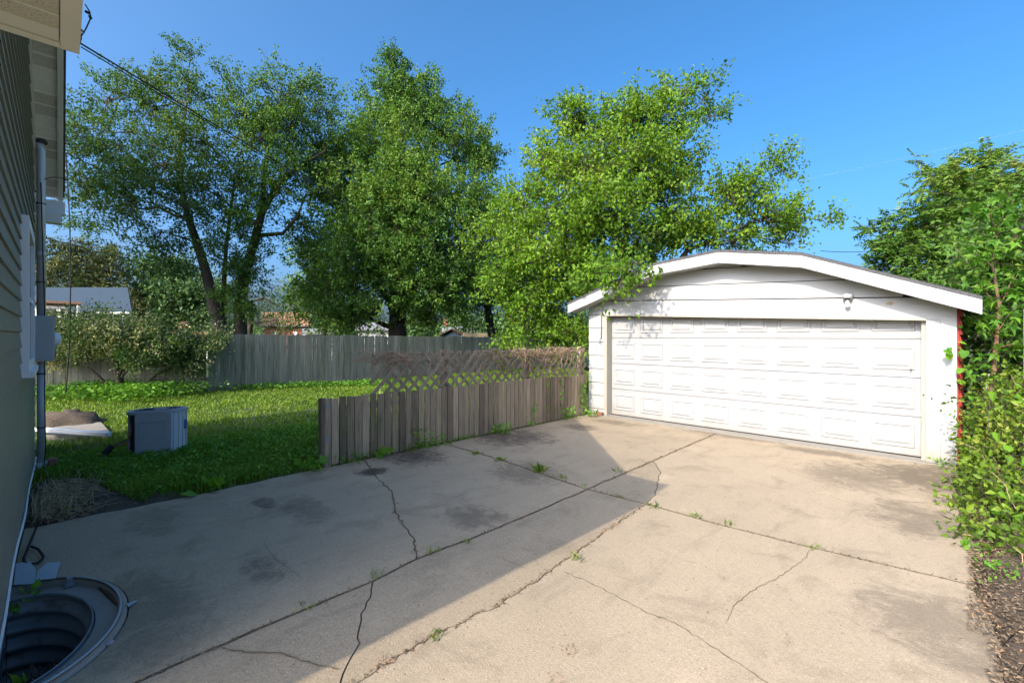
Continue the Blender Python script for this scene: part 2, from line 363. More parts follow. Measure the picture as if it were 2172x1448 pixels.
slabs = [
    (J2l + [V2(-5.74, 7.98)] + rv(J1f), -.001),
    (J1n + rv(C1)[1:] + [V2(-5.74, 4.13)] + rv(J2l)[1:-1], .0),
    (J1m + J1e[1:] + [V2(-2.95, WALL_Y + .02)] + arc + [V2(-5.74, WALL_Y + .02)] + wedge[1:] + C1[1:-1], -.001),
    (J2a + C3[1:] + rv(C2)[1:] + rv(J1m)[1:] + rv(J1n)[1:-1], -.002),
    (C2 + [V2(-1.7, -1.0), V2(-2.1, -3.2), V2(-2.55, -3.2), V2(-2.55, -.3)] + rv(J1e)[:-1], -.003),
    (J2r + redge2[1:] + [V2(-2.1, -3.2), V2(-1.7, -1.0)] + rv(C3)[:-1], .0),
    (J1f[:i4 + 1] + C4[1:] + rv(J2a)[1:-1], -.001),
    (rv(J2r) + rv(C4)[1:] + J1f[i4 + 1:] + [V2(-.10, 7.98)] + rv(redge)[1:-1], .001),
]
JOINT = {(round(p.x, 5), round(p.y, 5)) for L in (J1f, J1n, J1m, J1e, J2l, J2a, J2r) for p in L}
def inset(poly, d, dj=None):
    n = len(poly); area = sum(poly[i].x * poly[(i + 1) % n].y - poly[(i + 1) % n].x * poly[i].y for i in range(n)); sg = 1 if area > 0 else -1; out = []
    for i in range(n):
        a, b, c = poly[i - 1], poly[i], poly[(i + 1) % n]; t = (b - a).normalized() + (c - b).normalized()
        if t.length < 1e-6: t = c - b
        t.normalize(); out.append(b + V2(-t.y, t.x) * (dj if dj and (round(b.x, 5), round(b.y, 5)) in JOINT else d) * sg)
    return out
def dedupe(poly):
    out = []
    for p in poly:
        if not out or (p - out[-1]).length > 1e-4: out.append(p)
    if (out[0] - out[-1]).length < 1e-4: out.pop()
    return out
driveway = MB().prism([(-5.7, -.15), (-2.9, .42), (.05, 3.0), (-.1, 7.9), (-5.7, 7.9)], -.13, -.009).build('driveway', 'soil'); tag(driveway, 'cracked tan concrete driveway in front of the garage', kind='structure')
for poly, dz in slabs:
    p0 = dedupe(poly); p = inset(p0, .0026, .007); p2 = inset(p0, .0052, .0105)
    n = len(p); mb = MB()
    vs = [(q.x, q.y, -.11) for q in p] + [(q.x, q.y, dz - .003) for q in p] + [(q.x, q.y, dz) for q in p2]
    fs = [tuple(range(2 * n, 3 * n))]
    for k in (0, n): fs += [(k + i, k + (i + 1) % n, k + n + (i + 1) % n, k + n + i) for i in range(n)]
    so = mb.add(vs, fs).build('concrete_slab', 'concrete', driveway); so.data.materials.append(MATS['crack_dirt'])
    for pl in so.data.polygons:
        if len(pl.vertices) == 4: pl.material_index = 1
def hairline(px, w, seed):
    L = jag([G(a, b) for a, b in px], .03, .008, seed); vs = []; n = len(L); rr = random.Random(seed)
    for i, p in enumerate(L):
        t = (L[min(i + 1, n - 1)] - L[max(i - 1, 0)]).normalized(); q = V2(-t.y, t.x) * w * rr.uniform(.4, 1.2) * (.3 if i in (0, n - 1) else 1)
        vs += [(p.x + q.x, p.y + q.y, .0035), (p.x - q.x, p.y - q.y, .0035)]
    MB().add(vs, [(2 * i, 2 * i + 1, 2 * i + 3, 2 * i + 2) for i in range(n - 1)]).build('hairline_crack', 'crack_dirt', driveway)
for k_, (px_, w_) in enumerate([([(1195, 1212), (1250, 1235), (1310, 1265), (1365, 1296), (1430, 1320), (1500, 1365), (1570, 1408), (1640, 1460)], .0035), ([(463, 1371), (520, 1384), (590, 1384), (640, 1402), (722, 1419)], .005), ([(1722, 1163), (1700, 1192), (1650, 1225), (1590, 1255), (1555, 1285), (1540, 1320)], .0025),
                               ([(1050, 1178), (1085, 1192), (1120, 1208)], .0025), ([(1385, 1160), (1440, 1185), (1480, 1195)], .002), ([(560, 1150), (590, 1190), (640, 1225)], .002), ([(1560, 1010), (1640, 1035), (1760, 1050), (1850, 1085)], .002)]):
    hairline(px_, w_, 40 + k_)
# ground sheet with an opening where the window well goes down
hx0, hx1, hy0, hy1 = WELL_X - WELL_RX - .02, WELL_X + WELL_RX + .02, -.30, .30
B_ = 600
g = MB(); z = -.03
for (x0, x1, y0, y1) in ((-B_, hx0, -B_, B_), (hx1, B_, -B_, B_), (hx0, hx1, hy1, B_), (hx0, hx1, -B_, hy0)):
    g.add([(x0, y0, z), (x1, y0, z), (x1, y1, z), (x0, y1, z)], [(0, 1, 2, 3)])
tag(g.build('ground', 'lawn_soil'), 'soil and turf of the yard', kind='structure')
# bare soil beds (slightly mounded sheets)
def bed(name, poly, label, z=.0, h=.05, mat='soil'):
    pts = jag(poly + [poly[0]], .12, .03, hash(name) % 97)[:-1]; c = sum(pts, V2(0, 0)) / len(pts); mb = MB(); n = len(pts)
    vs = [(p.x, p.y, -.034) for p in pts] + [(c.x + (p.x - c.x) * .8, c.y + (p.y - c.y) * .8, z + h * U(.5, 1)) for p in pts] + [(c.x, c.y, z + h)]
    fs = [(i, (i + 1) % n, n + (i + 1) % n, n + i) for i in range(n)] + [(n + i, n + (i + 1) % n, 2 * n) for i in range(n)]
    return tag(mb.add(vs, fs).build(name, mat, smooth=True), label, kind='structure')
bed('soil_strip', [V2(.0, 1.5), V2(1.0, 1.5), V2(1.2, 8.4), V2(-.02, 8.4), V2(-.1, 7.0), V2(.06, 5.4), V2(.02, 4.3), V2(.08, 3.6)], 'bare soil strip under the hedge along the driveway', -.02, .06)
bed('soil_bed', [V2(-5.76, -.22), V2(-5.8, 1.0), V2(-6.3, .5), V2(-7.6, .05), V2(-7.6, -.22)], 'bare soil by the house wall', -.02, .05)
bed('soil_mound', [Vector(G(85, 915).xy), Vector(G(205, 905).xy), Vector(G(215, 885).xy), Vector(G(150, 878).xy), Vector(G(80, 890).xy)], 'low mound of dug dark soil on the lawn', .03, .13)

# ------------------------------------------------------------------ house on the left
TAN = .72
RIDGE_X, EAVE_X, EAVE_Z, FAR_X = -5.75, -1.98, 2.98, -8.62
RIDGE_Z = EAVE_Z + TAN * (EAVE_X - RIDGE_X)
def zr(x): return EAVE_Z + TAN * (EAVE_X - x) if x > RIDGE_X else RIDGE_Z - TAN * (RIDGE_X - x)
house = thing('house', 'olive green clapboard house with cream soffits at the left edge', 'house', (-5.5, WALL_Y, 0))
RAKE_Y = .025
wall = MB()
wall.add([(-2.6, WALL_Y - .01, .1), (-8.35, WALL_Y - .01, .1), (-8.35, WALL_Y - .01, zr(-8.35) - .1), (RIDGE_X, WALL_Y - .01, RIDGE_Z - .1), (-2.6, WALL_Y - .01, zr(-2.6) - .1)], [(0, 1, 2, 3, 4)])
wall.box(-8.35, -2.6, -9, WALL_Y - .02, .1, 3.2)
wall = wall.build('wall', 'siding_olive', house)
MB().box(-8.33, -2.62, -8.9, WALL_Y - .004, -.9, .14).build('foundation', 'foundation', house)
z0 = .15; ex = .128
while z0 < RIDGE_Z - .35:
    zm = z0 + ex
    xn = -2.6 if zm < zr(-2.6) - .2 else EAVE_X - (zm + .2 - EAVE_Z) / TAN
    xf = -8.35 if zm < zr(-8.35) - .2 else RIDGE_X - (RIDGE_Z - zm - .2) / TAN
    if xn - xf < .2: break
    dz = U(-.002, .002); w = WALL_Y
    MB().add([(xn, w + .016, z0), (xf, w + .016, z0), (xf, w + .016, z0 + .012), (xn, w + .016, z0 + .012), (xf, w + .001, zm + .01), (xn, w + .001, zm + .01), (xn, w - .006, z0), (xf, w - .006, z0)],
             [(7, 6, 0, 1), (0, 1, 2, 3), (3, 2, 4, 5), (0, 3, 5, 6), (1, 7, 4, 2), (6, 7, 4, 5)]).build('siding_plank', 'siding_olive', wall)
    z0 += ex
# starter flashing hanging loose under the lowest plank
MB().tube([(x, WALL_Y + .022 + .004 * math.sin(x * 3.1), .135 + .012 * math.sin(x * 2.3)) for x in np.linspace(-8.3, -2.7, 60)], .009, 5).build('starter_strip', 'trim_white', house)
roof = MB()
roof.slope(RIDGE_X, EAVE_X, -9.3, RAKE_Y + .02, lambda x: zr(x) - .03, zr)
roof.slope(FAR_X, RIDGE_X, -9.3, RAKE_Y + .02, lambda x: zr(min(x, RIDGE_X - 1e-6)) - .03, lambda x: zr(min(x, RIDGE_X - 1e-6)))
roof = roof.build('roof', 'shingle', house)
# rake soffit of short panels with ribs, fascia board, frieze
sof = MB().slope(FAR_X, RIDGE_X, WALL_Y, RAKE_Y - .05, lambda x: zr(x - 1e-6) - .12, lambda x: zr(x - 1e-6) - .03).build('soffit', 'soffit_white', house)
MB().slope(RIDGE_X, EAVE_X, WALL_Y, RAKE_Y - .05, lambda x: zr(x + 1e-6) - .12, lambda x: zr(x + 1e-6) - .03).build('soffit', 'soffit_white', house)
x = FAR_X + .02; i = 0
while x < RIDGE_X - .1:
    m_ = 'soffit_vent' if i % 4 in (0, 1) else 'soffit_white'
    pn = MB().slope(x + .006, x + .118, WALL_Y + .03, RAKE_Y - .052, lambda q: zr(q - 1e-6) - .135, lambda q: zr(q - 1e-6) - .121).build('soffit_panel', m_, sof)
    MB().slope(x - .006, x + .005, WALL_Y + .03, RAKE_Y - .052, lambda q: zr(q - 1e-6) - .142, lambda q: zr(q - 1e-6) - .121).build('soffit_rib', 'soffit_white', sof)
    x += .124; i += 1
for (xa, xb) in ((FAR_X, RIDGE_X - .001), (RIDGE_X + .001, -2.5)):
    MB().slope(xa, xb, RAKE_Y - .05, RAKE_Y, lambda q: zr(q) - .165, lambda q: zr(q) - .028).build('fascia', 'trim_cream', house)
    MB().slope(xa, xb, RAKE_Y, RAKE_Y + .012, lambda q: zr(q) - .11, lambda q: zr(q) - .002).build('drip_edge', 'seam_dark', house)
    MB().slope(xa + .3, xb - .3, WALL_Y + .002, WALL_Y + .028, lambda q: zr(q) - .23, lambda q: zr(q) - .122).build('frieze_board', 'trim_cream', house)
# end of the far rake: white gutter end and a lower wing behind
MB().box(FAR_X - .10, FAR_X + .06, -2.2, RAKE_Y + .02, zr(FAR_X) - .34, zr(FAR_X) - .17).build('gutter', 'trim_white', house)
MB().box(FAR_X - .08, FAR_X + .10, WALL_Y - .6, RAKE_Y - .01, zr(FAR_X) - .47, zr(FAR_X) - .345).build('eave_return', 'trim_cream', house)
zw = lambda q: 3.05 + .30 * (q + 9.9)
wing = MB().box(-9.9, -8.36, -7, -.50, -.1, 2.5).slope(-9.9, -8.36, -.52, -.50, lambda q: 2.45, lambda q: zw(q) - .12).build('wing_wall', 'siding_olive', house)
MB().slope(-10.15, -8.36, -7.2, -.20, lambda q: zw(q) - .03, zw).build('wing_roof', 'shingle', house)
ws = MB().slope(-10.15, -8.36, -.49, -.25, lambda q: zw(q) - .12, lambda q: zw(q) - .04).build('wing_soffit', 'soffit_white', house)
for k in range(14):
    x = -10.12 + k * .125
    MB().slope(x, x + .112, -.488, -.252, lambda q: zw(q) - .134, lambda q: zw(q) - .121).build('soffit_panel', 'soffit_white', ws)
MB().slope(-10.15, -8.36, -.25, -.20, lambda q: zw(q) - .15, lambda q: zw(q) - .03).build('fascia', 'trim_cream', house)
MB().box(-10.25, -10.12, -2, -.17, zw(-10.15) - .20, zw(-10.15) - .06).build('gutter', 'trim_white', house)
# boxed eave return at the near corner (upper left of the picture)
NX0, NX1, NZ = -2.54, EAVE_X, 2.80
ret = MB().box(NX0, NX1 - .01, -1.6, -.002, NZ + .012, EAVE_Z - .03).build('eave_return', 'soffit_white', house)
MB().box(NX0 - .012, NX1, .0, .055, NZ - .004, zr(NX0) - .035).build('fascia', 'trim_cream', house)
MB().box(NX0 - .014, NX0 + .03, -1.6, -.001, NZ - .002, zr(NX0) - .16).build('trim_board', 'trim_cream', house)
MB().box(NX1, NX1 + .03, -9.2, .05, NZ, EAVE_Z - .01).build('fascia', 'trim_cream', house)
MB().box(NX0 - .02, NX0 - .016, -1.0, .05, NZ + .01, NZ + .02).build('seam', 'seam_dark', house)
for k in range(5):
    x = NX0 + .04 + k * .107
    MB().box(x, x + .095, -1.5, -.004, NZ, NZ + .011).build('soffit_panel', 'soffit_vent' if k % 3 != 0 else 'soffit_white', ret)
    MB().box(x + .096, x + .106, -1.5, -.004, NZ - .007, NZ + .011).build('soffit_rib', 'soffit_white', ret)
# window with white casing, seen edge-on
win = MB().box(-6.72, -5.55, WALL_Y, WALL_Y + .03, 1.38, 2.62).build('window', 'glass_dark', house)
for (a, b, c, d) in ((-6.75, -6.65, 1.36, 2.66), (-5.62, -5.52, 1.36, 2.66), (-6.65, -5.62, 1.36, 1.45), (-6.65, -5.62, 2.57, 2.66)):
    MB().box(a, b, WALL_Y, WALL_Y + .055, c, d).build('casing', 'trim_white', win)
MB().box(-6.79, -5.48, WALL_Y, WALL_Y + .08, 1.31, 1.36).build('sill', 'trim_white', win)
MB().box(-6.65, -5.62, WALL_Y, WALL_Y + .042, 1.97, 2.01).build('sash_bar', 'trim_white', win)

# electric service mast with meter box
PX, PY = -7.92, -.165
mast = thing('service_mast', 'galvanized conduit pipe with grey meter box on the house wall', 'conduit', (PX, PY, 0))
MB().tube([(PX, PY, .12), (PX, PY, 1.35)], .036, 14).build('lower_pipe', 'galvanized', mast, True)
MB().tube([(PX, PY, 1.9), (PX, PY, 3.9), (PX, PY - .02, 4.02)], .040, 14).build('upper_pipe', 'galvanized', mast, True)
MB().tube([(PX, PY, 2.62), (PX, PY, 2.68)], .044, 14).build('coupling', 'galvanized', mast, True)
MB().lathe((PX, PY, 3.98), [(.05, 0), (.06, .02), (.055, .05), (.02, .08)], 12).build('collar', 'ac_dark', mast, True)
for z in (.55, 1.2, 2.3, 3.25):
    MB().tube([(PX, PY, z), (PX, PY, z + .012)], .044, 14).build('strap', 'black_rubber', mast, True)
mb = MB().box(PX - .13, PX + .13, WALL_Y + .015, WALL_Y + .185, 1.36, 1.90).build('meter_box', 'meter_grey', mast, bevel=.008)
MB().box(PX - .12, PX + .12, WALL_Y + .186, WALL_Y + .192, 1.38, 1.88).build('box_cover', 'meter_grey', mb)
MB().lathe((PX, WALL_Y + .19, 1.50), [(.06, 0), (.06, .006), (.045, .009)], 18, (0, 1, 0)).build('knockout_ring', 'meter_grey', mb)
MB().lathe((PX + .0, WALL_Y + .10, 1.62), [(.085, .0), (.085, .12), (.075, .135)], 20, (-.6, .8, 0)).build('meter', 'trim_white', mast, True)
MB().tube([(PX, PY, -.02), (PX, PY, .13)], .055, 14).build('base_pipe', 'ac_light', mast, True)
ground_wire = MB().tube([(PX + .06, PY, 3.5), (PX + .065, PY + .03, 2.0), (PX + .06, PY + .03, 1.0), (PX + .08, PY + .04, .3), (PX + .1, PY + .02, 0)], .006, 5).build('ground_wire', 'cable', mast)
tag(MB().box(PX - .02, PX + .1, PY + .06, PY + .14, -.02, .17).build('brick', 'brick_piece', bevel=.006), 'red brick leaning by the foot of the conduit pipe', 'brick')
def rock(name, c, r, label, mat='stone', sq=.5, cat='stone'):
    bm = bmesh.new(); bmesh.ops.create_icosphere(bm, subdivisions=2, radius=1)
    for v in bm.verts:
        k = 1 + .35 * mnoise.noise(v.co * 1.7 + Vector(c)); v.co = Vector((v.co.x * r * k, v.co.y * r * k, v.co.z * r * k * sq)) + Vector(c)
    me = bpy.data.meshes.new(name); bm.to_mesh(me); bm.free(); me.materials.append(MATS[mat]); me.shade_smooth()
    o = bpy.data.objects.new(name, me); COL.objects.link(o); return tag(o, label, cat)
rock('splash_stone', G(103, 985) + Vector((0, 0, .0)), .17, 'flat grey stone in the grass next to the conduit foot', sq=.35)

# ------------------------------------------------------------------ window well
well = thing('window_well', 'round basement window well with ribbed steel liner by the house wall', 'window well', (WELL_X, WALL_Y + .2, 0))
def arcpts(rx, ry, n=40, y0=WALL_Y): return [(WELL_X + rx * math.cos(t), y0 + ry * math.sin(t)) for t in np.linspace(0, math.pi, n)]
def ringstrip(profile, n=44, t0=0.0, t1=math.pi):
    """sweep (radial offset, z) along the half ellipse"""
    mb = MB(); vs = []; k = len(profile)
    for t in np.linspace(t0, t1, n):
        for (o_, z) in profile: vs.append((WELL_X + (WELL_RX + o_) * math.cos(t), WALL_Y + (WELL_RY + o_) * math.sin(t), z))
    fs = [(i * k + j, (i + 1) * k + j, (i + 1) * k + j + 1, i * k + j + 1) for i in range(n - 1) for j in range(k - 1)]
    return mb.add(vs, fs)
ringstrip([(.035, -.10), (.035, .006), (.025, .014), (.0, .014), (-.008, .008), (-.008, -.06)]).build('rim', 'concrete_plain', well, True)
ringstrip([(.012, .008), (.012, .022), (.004, .026), (-.004, .022), (-.004, .008)]).build('rim_trim', 'brown_edge', well, True)
ringstrip([(-.005, -.025), (-.11, -.03), (-.11, -.07)]).build('ledge', 'concrete_plain', well)
prof = [(-.118, -.014), (-.122, -.010), (-.126, -.014)] + [(-.13 + .026 * math.sin(k * 2 * math.pi / 7), -.03 - k * .0155) for k in range(0, 53)]
ringstrip(prof).build('steel_liner', 'steel_dark', well, True)
MB().add([(x, y, -.86) for x, y in arcpts(WELL_RX, WELL_RY, 24)], [tuple(range(24))]).build('well_floor', 'soil', well)
MB().box(-4.05, -3.35, WALL_Y - .006, WALL_Y + .01, -.72, -.2).build('basement_window', 'glass_dark', well)
br = MB().box(-4.30, -4.26, .03, .06, -.12, .03).box(-4.32, -4.24, .02, .07, -.02, .0).build('bracket', 'steel_dark', well)
# broken remains of a plastic cover
def shard(px, label, z=.045, mat='plastic_blue', zg=0.0, t=.004):
    pts = [G(a, b, zg) for a, b in px]
    o = MB().prism([(p.x, p.y) for p in pts], z, z + t).build('cover_shard', mat)
    return tag(o, label, 'plastic shard', 'broken pieces of the well cover')
shard([(30, 1250), (33, 1205), (62, 1199), (76, 1215), (76, 1240), (74, 1248)], 'large pale blue plastic shard against the house wall behind the window well', .030)
shard([(76, 1242), (80, 1222), (100, 1204), (128, 1203), (122, 1222), (118, 1238)], 'pale blue plastic shard with pointed corner on concrete behind the window well', .036)
shard([(206, 1252), (214, 1248), (238, 1266), (224, 1268)], 'small blue plastic shard lying on the window well ledge', -.04, zg=-.04)
shard([(268, 1285), (291, 1276), (290, 1279), (272, 1291)], 'thin blue plastic sliver sticking out past the well rim', .012)
ws_ = MB()
for t in np.linspace(.15, 2.2, 26):
    pass
tag(ringstrip([(-.002, .0275), (.003, .0295), (.009, .0265), (.011, .018)], 40, .35, 2.75).build('cover_edge', 'plastic_blue'), 'torn pale blue plastic edge left along the window well rim', 'plastic edge')
rr_ = []
root = []
for k in range(70):
    a = Vector((U(-3.45, -3.1), U(-.22, .02), U(-.12, -.02))); b = a + Vector((U(-.25, .1), U(-.02, .12), U(-.5, -.2)))
    root.append((a, a.lerp(b, .5) + Vector((U(-.05, .05), U(-.05, .05), U(-.05, .05))), b))
mb = MB()
for a, m_, b in root: mb.tube([a, m_, b], [.004, .003, .002], 3, False)
tag(mb.build('root_tangle', 'twig'), 'tangle of dry roots hanging inside the window well', 'roots')
tag(MB().tube([(-5.15, -.16, .02), (-5.0, -.12, .035), (-4.86, -.09, .02), (-4.79, -.095, .02), (-4.74, -.12, .02), (-4.74, -.16, .025), (-4.80, -.185, .03), (-4.9, -.19, .03), (-5.2, -.17, .03), (-5.9, -.13, .02)], .009, 6).build('cable_loop', 'black_rubber', smooth=True), 'black cable looped on the ground at the house wall', 'cable')

# ------------------------------------------------------------------ garage
GY, DY = 8.10, 8.27                       # front wall plane, door plane
GX0, GX1, GB = -5.80, -.13, 14.4
sh = lambda x: -.045 * (x + 5.33)         # the old frame sags toward the right
OV = .33
garage = thing('garage', 'white wooden two-car garage with low gambrel roof', 'garage', (-2.95, GY, 0))
prof_pts = [(-6.10, 2.34), (-4.14, 3.05), (-2.95, 3.20), (-1.76, 3.05), (.10, 2.375)]
def roofz(x):
    for (xa, za), (xb, zb) in zip(prof_pts[:-1], prof_pts[1:]):
        if x <= xb + 1e-9: return za + (zb - za) * (x - xa) / (xb - xa) + sh(x)
    return prof_pts[-1][1] + sh(x)
kx = [p[0] for p in prof_pts]
rf = MB()
for a, b in zip(kx[:-1], kx[1:]): rf.slope(a, b, GY - OV, GB + .2, lambda q: roofz(q) - .03, lambda q: roofz(q))
rf = rf.build('roof', 'shingle', garage)
for a, b in zip(kx[:-1], kx[1:]):
    ea = .02 if a != kx[0] else 0
    MB().slope(a, b, GY - OV - .022, GY - OV, lambda q: roofz(q) - .215, lambda q: roofz(q) - .028).build('fascia_board', 'white_paint', garage)
    MB().slope(a, b, GY - OV, GY - .001, lambda q: roofz(q) - .205, lambda q: roofz(q) - .19).build('soffit', 'white_paint', garage)
    MB().slope(a, b, GY - OV - .034, GY - OV - .023, lambda q: roofz(q) - .034, lambda q: roofz(q) + .001).build('shingle_edge', 'shingle', garage)
# eave shingle courses along the visible edge
for k in range(40):
    x = kx[0] + (kx[-1] - kx[0]) * k / 40; x2 = x + (kx[-1] - kx[0]) / 40 - .012
    MB().slope(x, x2, GY - OV - .04, GY - OV + .12, lambda q: roofz(q) + .002, lambda q: roofz(q) + .006).build('shingle', 'shingle', rf)
for xs, mat_, nm in ((GX0, 'white_paint', 'side_wall'), (GX1 - .07, 'red_paint', 'side_wall')):
    o = MB().slope(xs, xs + .1, GY + .03, GB, lambda q: 0.0, lambda q: roofz(q) - .04).build(nm, mat_, garage)
    if mat_ == 'red_paint':
        o['label'] = 'red painted side wall with lapped boards'
        z = .3
        while z < 2.0:
            MB().add([(GX1 + .06, GY + .06, z), (GX1 + .06, GB, z), (GX1 + .034, GB, z + .115), (GX1 + .034, GY + .06, z + .115), (GX1 + .031, GY + .06, z), (GX1 + .031, GB, z)],
                     [(0, 1, 2, 3), (0, 4, 5, 1), (0, 3, 4), (1, 5, 2), (4, 3, 2, 5)]).build('siding_plank', 'red_paint', o)
            z += .115
MB().slope(GX0 + .1, GX1 - .1, GB - .1, GB, lambda q: 0.0, lambda q: roofz(q) - .04).build('back_wall', 'white_paint', garage)
# front: backing, lapped planks left of the door, gable planks
DL, DR = -5.34, -.46                      # door opening
hz0 = 2.10                                # underside of the header, before the sag
fw = MB().box(GX0 + .01, DL - .075, GY + .012, GY + .06, 0, 2.05)
xs_ = sorted([GX0 + .01] + [q for q in kx if GX0 < q < GX1] + [GX1 - .01])
for a, b in zip(xs_[:-1], xs_[1:]): fw.slope(a, b, GY + .013, GY + .06, lambda q: hz0 + sh(q) + .01, lambda q: roofz(q) - .05)
fw = fw.build('front_wall', 'seam_dark', garage)
cz = [0.02, .135, .415, .69, .98, 1.26, 1.545, 1.84, 2.125, 2.40]
for a, b in zip(cz[:-1], cz[1:]):
    MB().add([(GX0, GY - .008, a), (DL - .07, GY - .008, a), (DL - .07, GY - .008, a + .02), (GX0, GY - .008, a + .02), (DL - .07, GY + .004, b - .012), (GX0, GY + .004, b - .012), (GX0, GY + .012, a), (DL - .07, GY + .012, a)],
             [(7, 6, 0, 1), (0, 1, 2, 3), (3, 2, 4, 5), (0, 3, 5, 6), (1, 7, 4, 2), (6, 7, 4, 5)]).build('siding_plank', 'white_worn', fw)
def clipped(xa, xb, za, zb, y0, y1, name, mat):
    """plank running with the sag, cut off where it meets the soffit"""
    xs = np.linspace(xa, xb, 60); top = [min(zb + sh(q), roofz(q) - .20) for q in xs]; ok = [q for q, t in zip(xs, top) if t > za + sh(q) + .015]
    if len(ok) < 2: return
    pts = [(q, za + sh(q)) for q in (ok[0], ok[-1])] + [(q, min(zb + sh(q), roofz(q) - .20)) for q in reversed(ok)]
    n = len(pts); vs = [(q, y0, z) for q, z in pts] + [(q, y1, z) for q, z in pts]
    fs = [tuple(range(n)), tuple(reversed(range(n, 2 * n)))] + [(i, (i + 1) % n, n + (i + 1) % n, n + i) for i in range(n)]
    MB().add(vs, fs).build(name, mat, fw)
clipped(DL - .08, -.27, hz0, 2.385, GY - .022, GY + .01, 'header_board', 'white_worn')
clipped(GX0, -.27, 2.402, 2.655, GY - .014, GY + .008, 'siding_plank', 'white_paint')
clipped(GX0, -.27, 2.668, 2.93, GY - .010, GY + .008, 'siding_plank', 'white_paint')
clipped(GX0, -.27, 2.943, 3.2, GY - .006, GY + .008, 'siding_plank', 'white_paint')
MB().slope(DL, DR + .04, GY - .02, DY - .01, lambda q: hz0 + sh(q) - .012, lambda q: hz0 + sh(q) - .002).build('header_soffit', 'door_beige', garage)
MB().slope(DL - .02, DR + .05, GY - .032, GY - .0225, lambda q: hz0 + sh(q) - .016, lambda q: hz0 + sh(q) + .018).build('drip_cap', 'door_beige', garage)
MB().slope(DL - .075, DL, GY - .012, DY + .03, lambda q: .01, lambda q: hz0 + sh(q) - .013).build('jamb', 'door_beige', garage)
MB().slope(DR + .05, -.272, GY - .014, DY + .03, lambda q: .01, lambda q: hz0 + sh(q) - .004).build('jamb', 'white_worn', garage)
MB().slope(DR, DR + .049, GY + .05, DY + .03, lambda q: .01, lambda q: hz0 + sh(q) - .013).build('door_stop', 'door_beige', garage)
MB().slope(-.27, GX1 + .01, GY - .024, GY + .05, lambda q: .0, lambda q: roofz(q) - .20).build('corner_board', 'white_peeling', garage)
MB().box(GX1 + .011, GX1 + .02, GY - .02, GY + .05, .02, 1.1).build('splintered_edge', 'brown_edge', garage)
MB().box(GX0 + .05, GX1, 7.985, DY + .1, -.1, .012).build('sill_slab', 'concrete_plain', garage)
# sectional door: 4 sections of 8 embossed panels
door = MB().box(DL + .003, DR - .003, DY + .03, DY + .05, .03, 2.16).build('door_backing', 'seam_dark', garage)
def emboss():
    w, h = .235, .165; rings = [(0, -.001), (.010, -.014), (.024, -.016), (.046, -.002), (.075, -.018)]
    mb = MB(); vs = []; fs = []
    for (i_, d) in rings: vs += [(-w + i_, d, -h + i_), (w - i_, d, -h + i_), (w - i_, d, h - i_), (-w + i_, d, h - i_)]
    for k in range(len(rings) - 1): fs += [(k * 4 + j, k * 4 + (j + 1) % 4, k * 4 + 4 + (j + 1) % 4, k * 4 + 4 + j) for j in range(4)]
    fs.append(tuple(range(len(rings) * 4 - 4, len(rings) * 4)))
    return mb.add(vs, fs).mesh('raised_panel', 'door_white')
pm = emboss(); SH = .533; zb = .022
for s_ in range(4):
    za, zt = zb + s_ * SH + .004, min(zb + (s_ + 1) * SH - .003, 2.20)
    sec = MB().box(DL + .004, DR - .004, DY, DY + .035, za, zt).build('door_section', 'door_white', garage, bevel=.003)
    for c_ in range(8):
        x = DL + (DR - DL) * (c_ + .5) / 8
        place('raised_panel', pm, sec, (x, DY - .0005, (za + zt) / 2 + .0), (0, 0, 0))
    for zz in (zt - .028, za + .022):
        MB().box(DL + .006, DR - .006, DY - .0035, DY + .001, zz - .004, zz + .004).build('section_rib', 'door_white', sec)
MB().box(DL + .004, DR - .004, DY - .006, DY + .03, .010, .026).build('bottom_seal', 'black_rubber', garage)
MB().box(-.58, -.56, GY + .1, DY, 1.2, 1.21).build('door_handle', 'seam_dark', garage)
pc = [(-.83, 2.19), (-.80, 2.215), (-.765, 2.235), (-.735, 2.205), (-.76, 2.175), (-.80, 2.18)]
MB().add([(x, GY - .0235, z + sh(x) + .11) for x, z in pc] + [(x, GY - .0215, z + sh(x) + .11) for x, z in pc], [tuple(range(6)), tuple(reversed(range(6, 12)))] + [(i, (i + 1) % 6, 6 + (i + 1) % 6, 6 + i) for i in range(6)]).build('bare_patch', 'fence_tan', garage)
# light fixture over the door
LX, LZ = -1.24, 2.165
lamp = thing('wall_light', 'white porch lamp holder with bare bulb above the garage door', 'lamp', (LX, GY - .03, LZ))
MB().lathe((LX, GY - .024, LZ + .055), [(.062, 0), (.062, .05), (.055, .058)], 20, (0, -1, 0)).build('base_plate', 'white_paint', lamp, True)
MB().lathe((LX, GY - .10, LZ + .085), [(.058, 0), (.060, -.008), (.060, -.045), (.052, -.05)], 20).build('canopy', 'white_paint', lamp, True)
MB().lathe((LX, GY - .10, LZ + .035), [(.026, .0), (.024, -.025), (.018, -.03)], 14).build('socket', 'seam_dark', lamp, True)
MB().lathe((LX, GY - .10, LZ + .01), [(.015, 0), (.018, -.02), (.030, -.05), (.034, -.07), (.030, -.09), (.018, -.102), (.004, -.106)], 18).build('bulb', 'bulb', lamp, True)
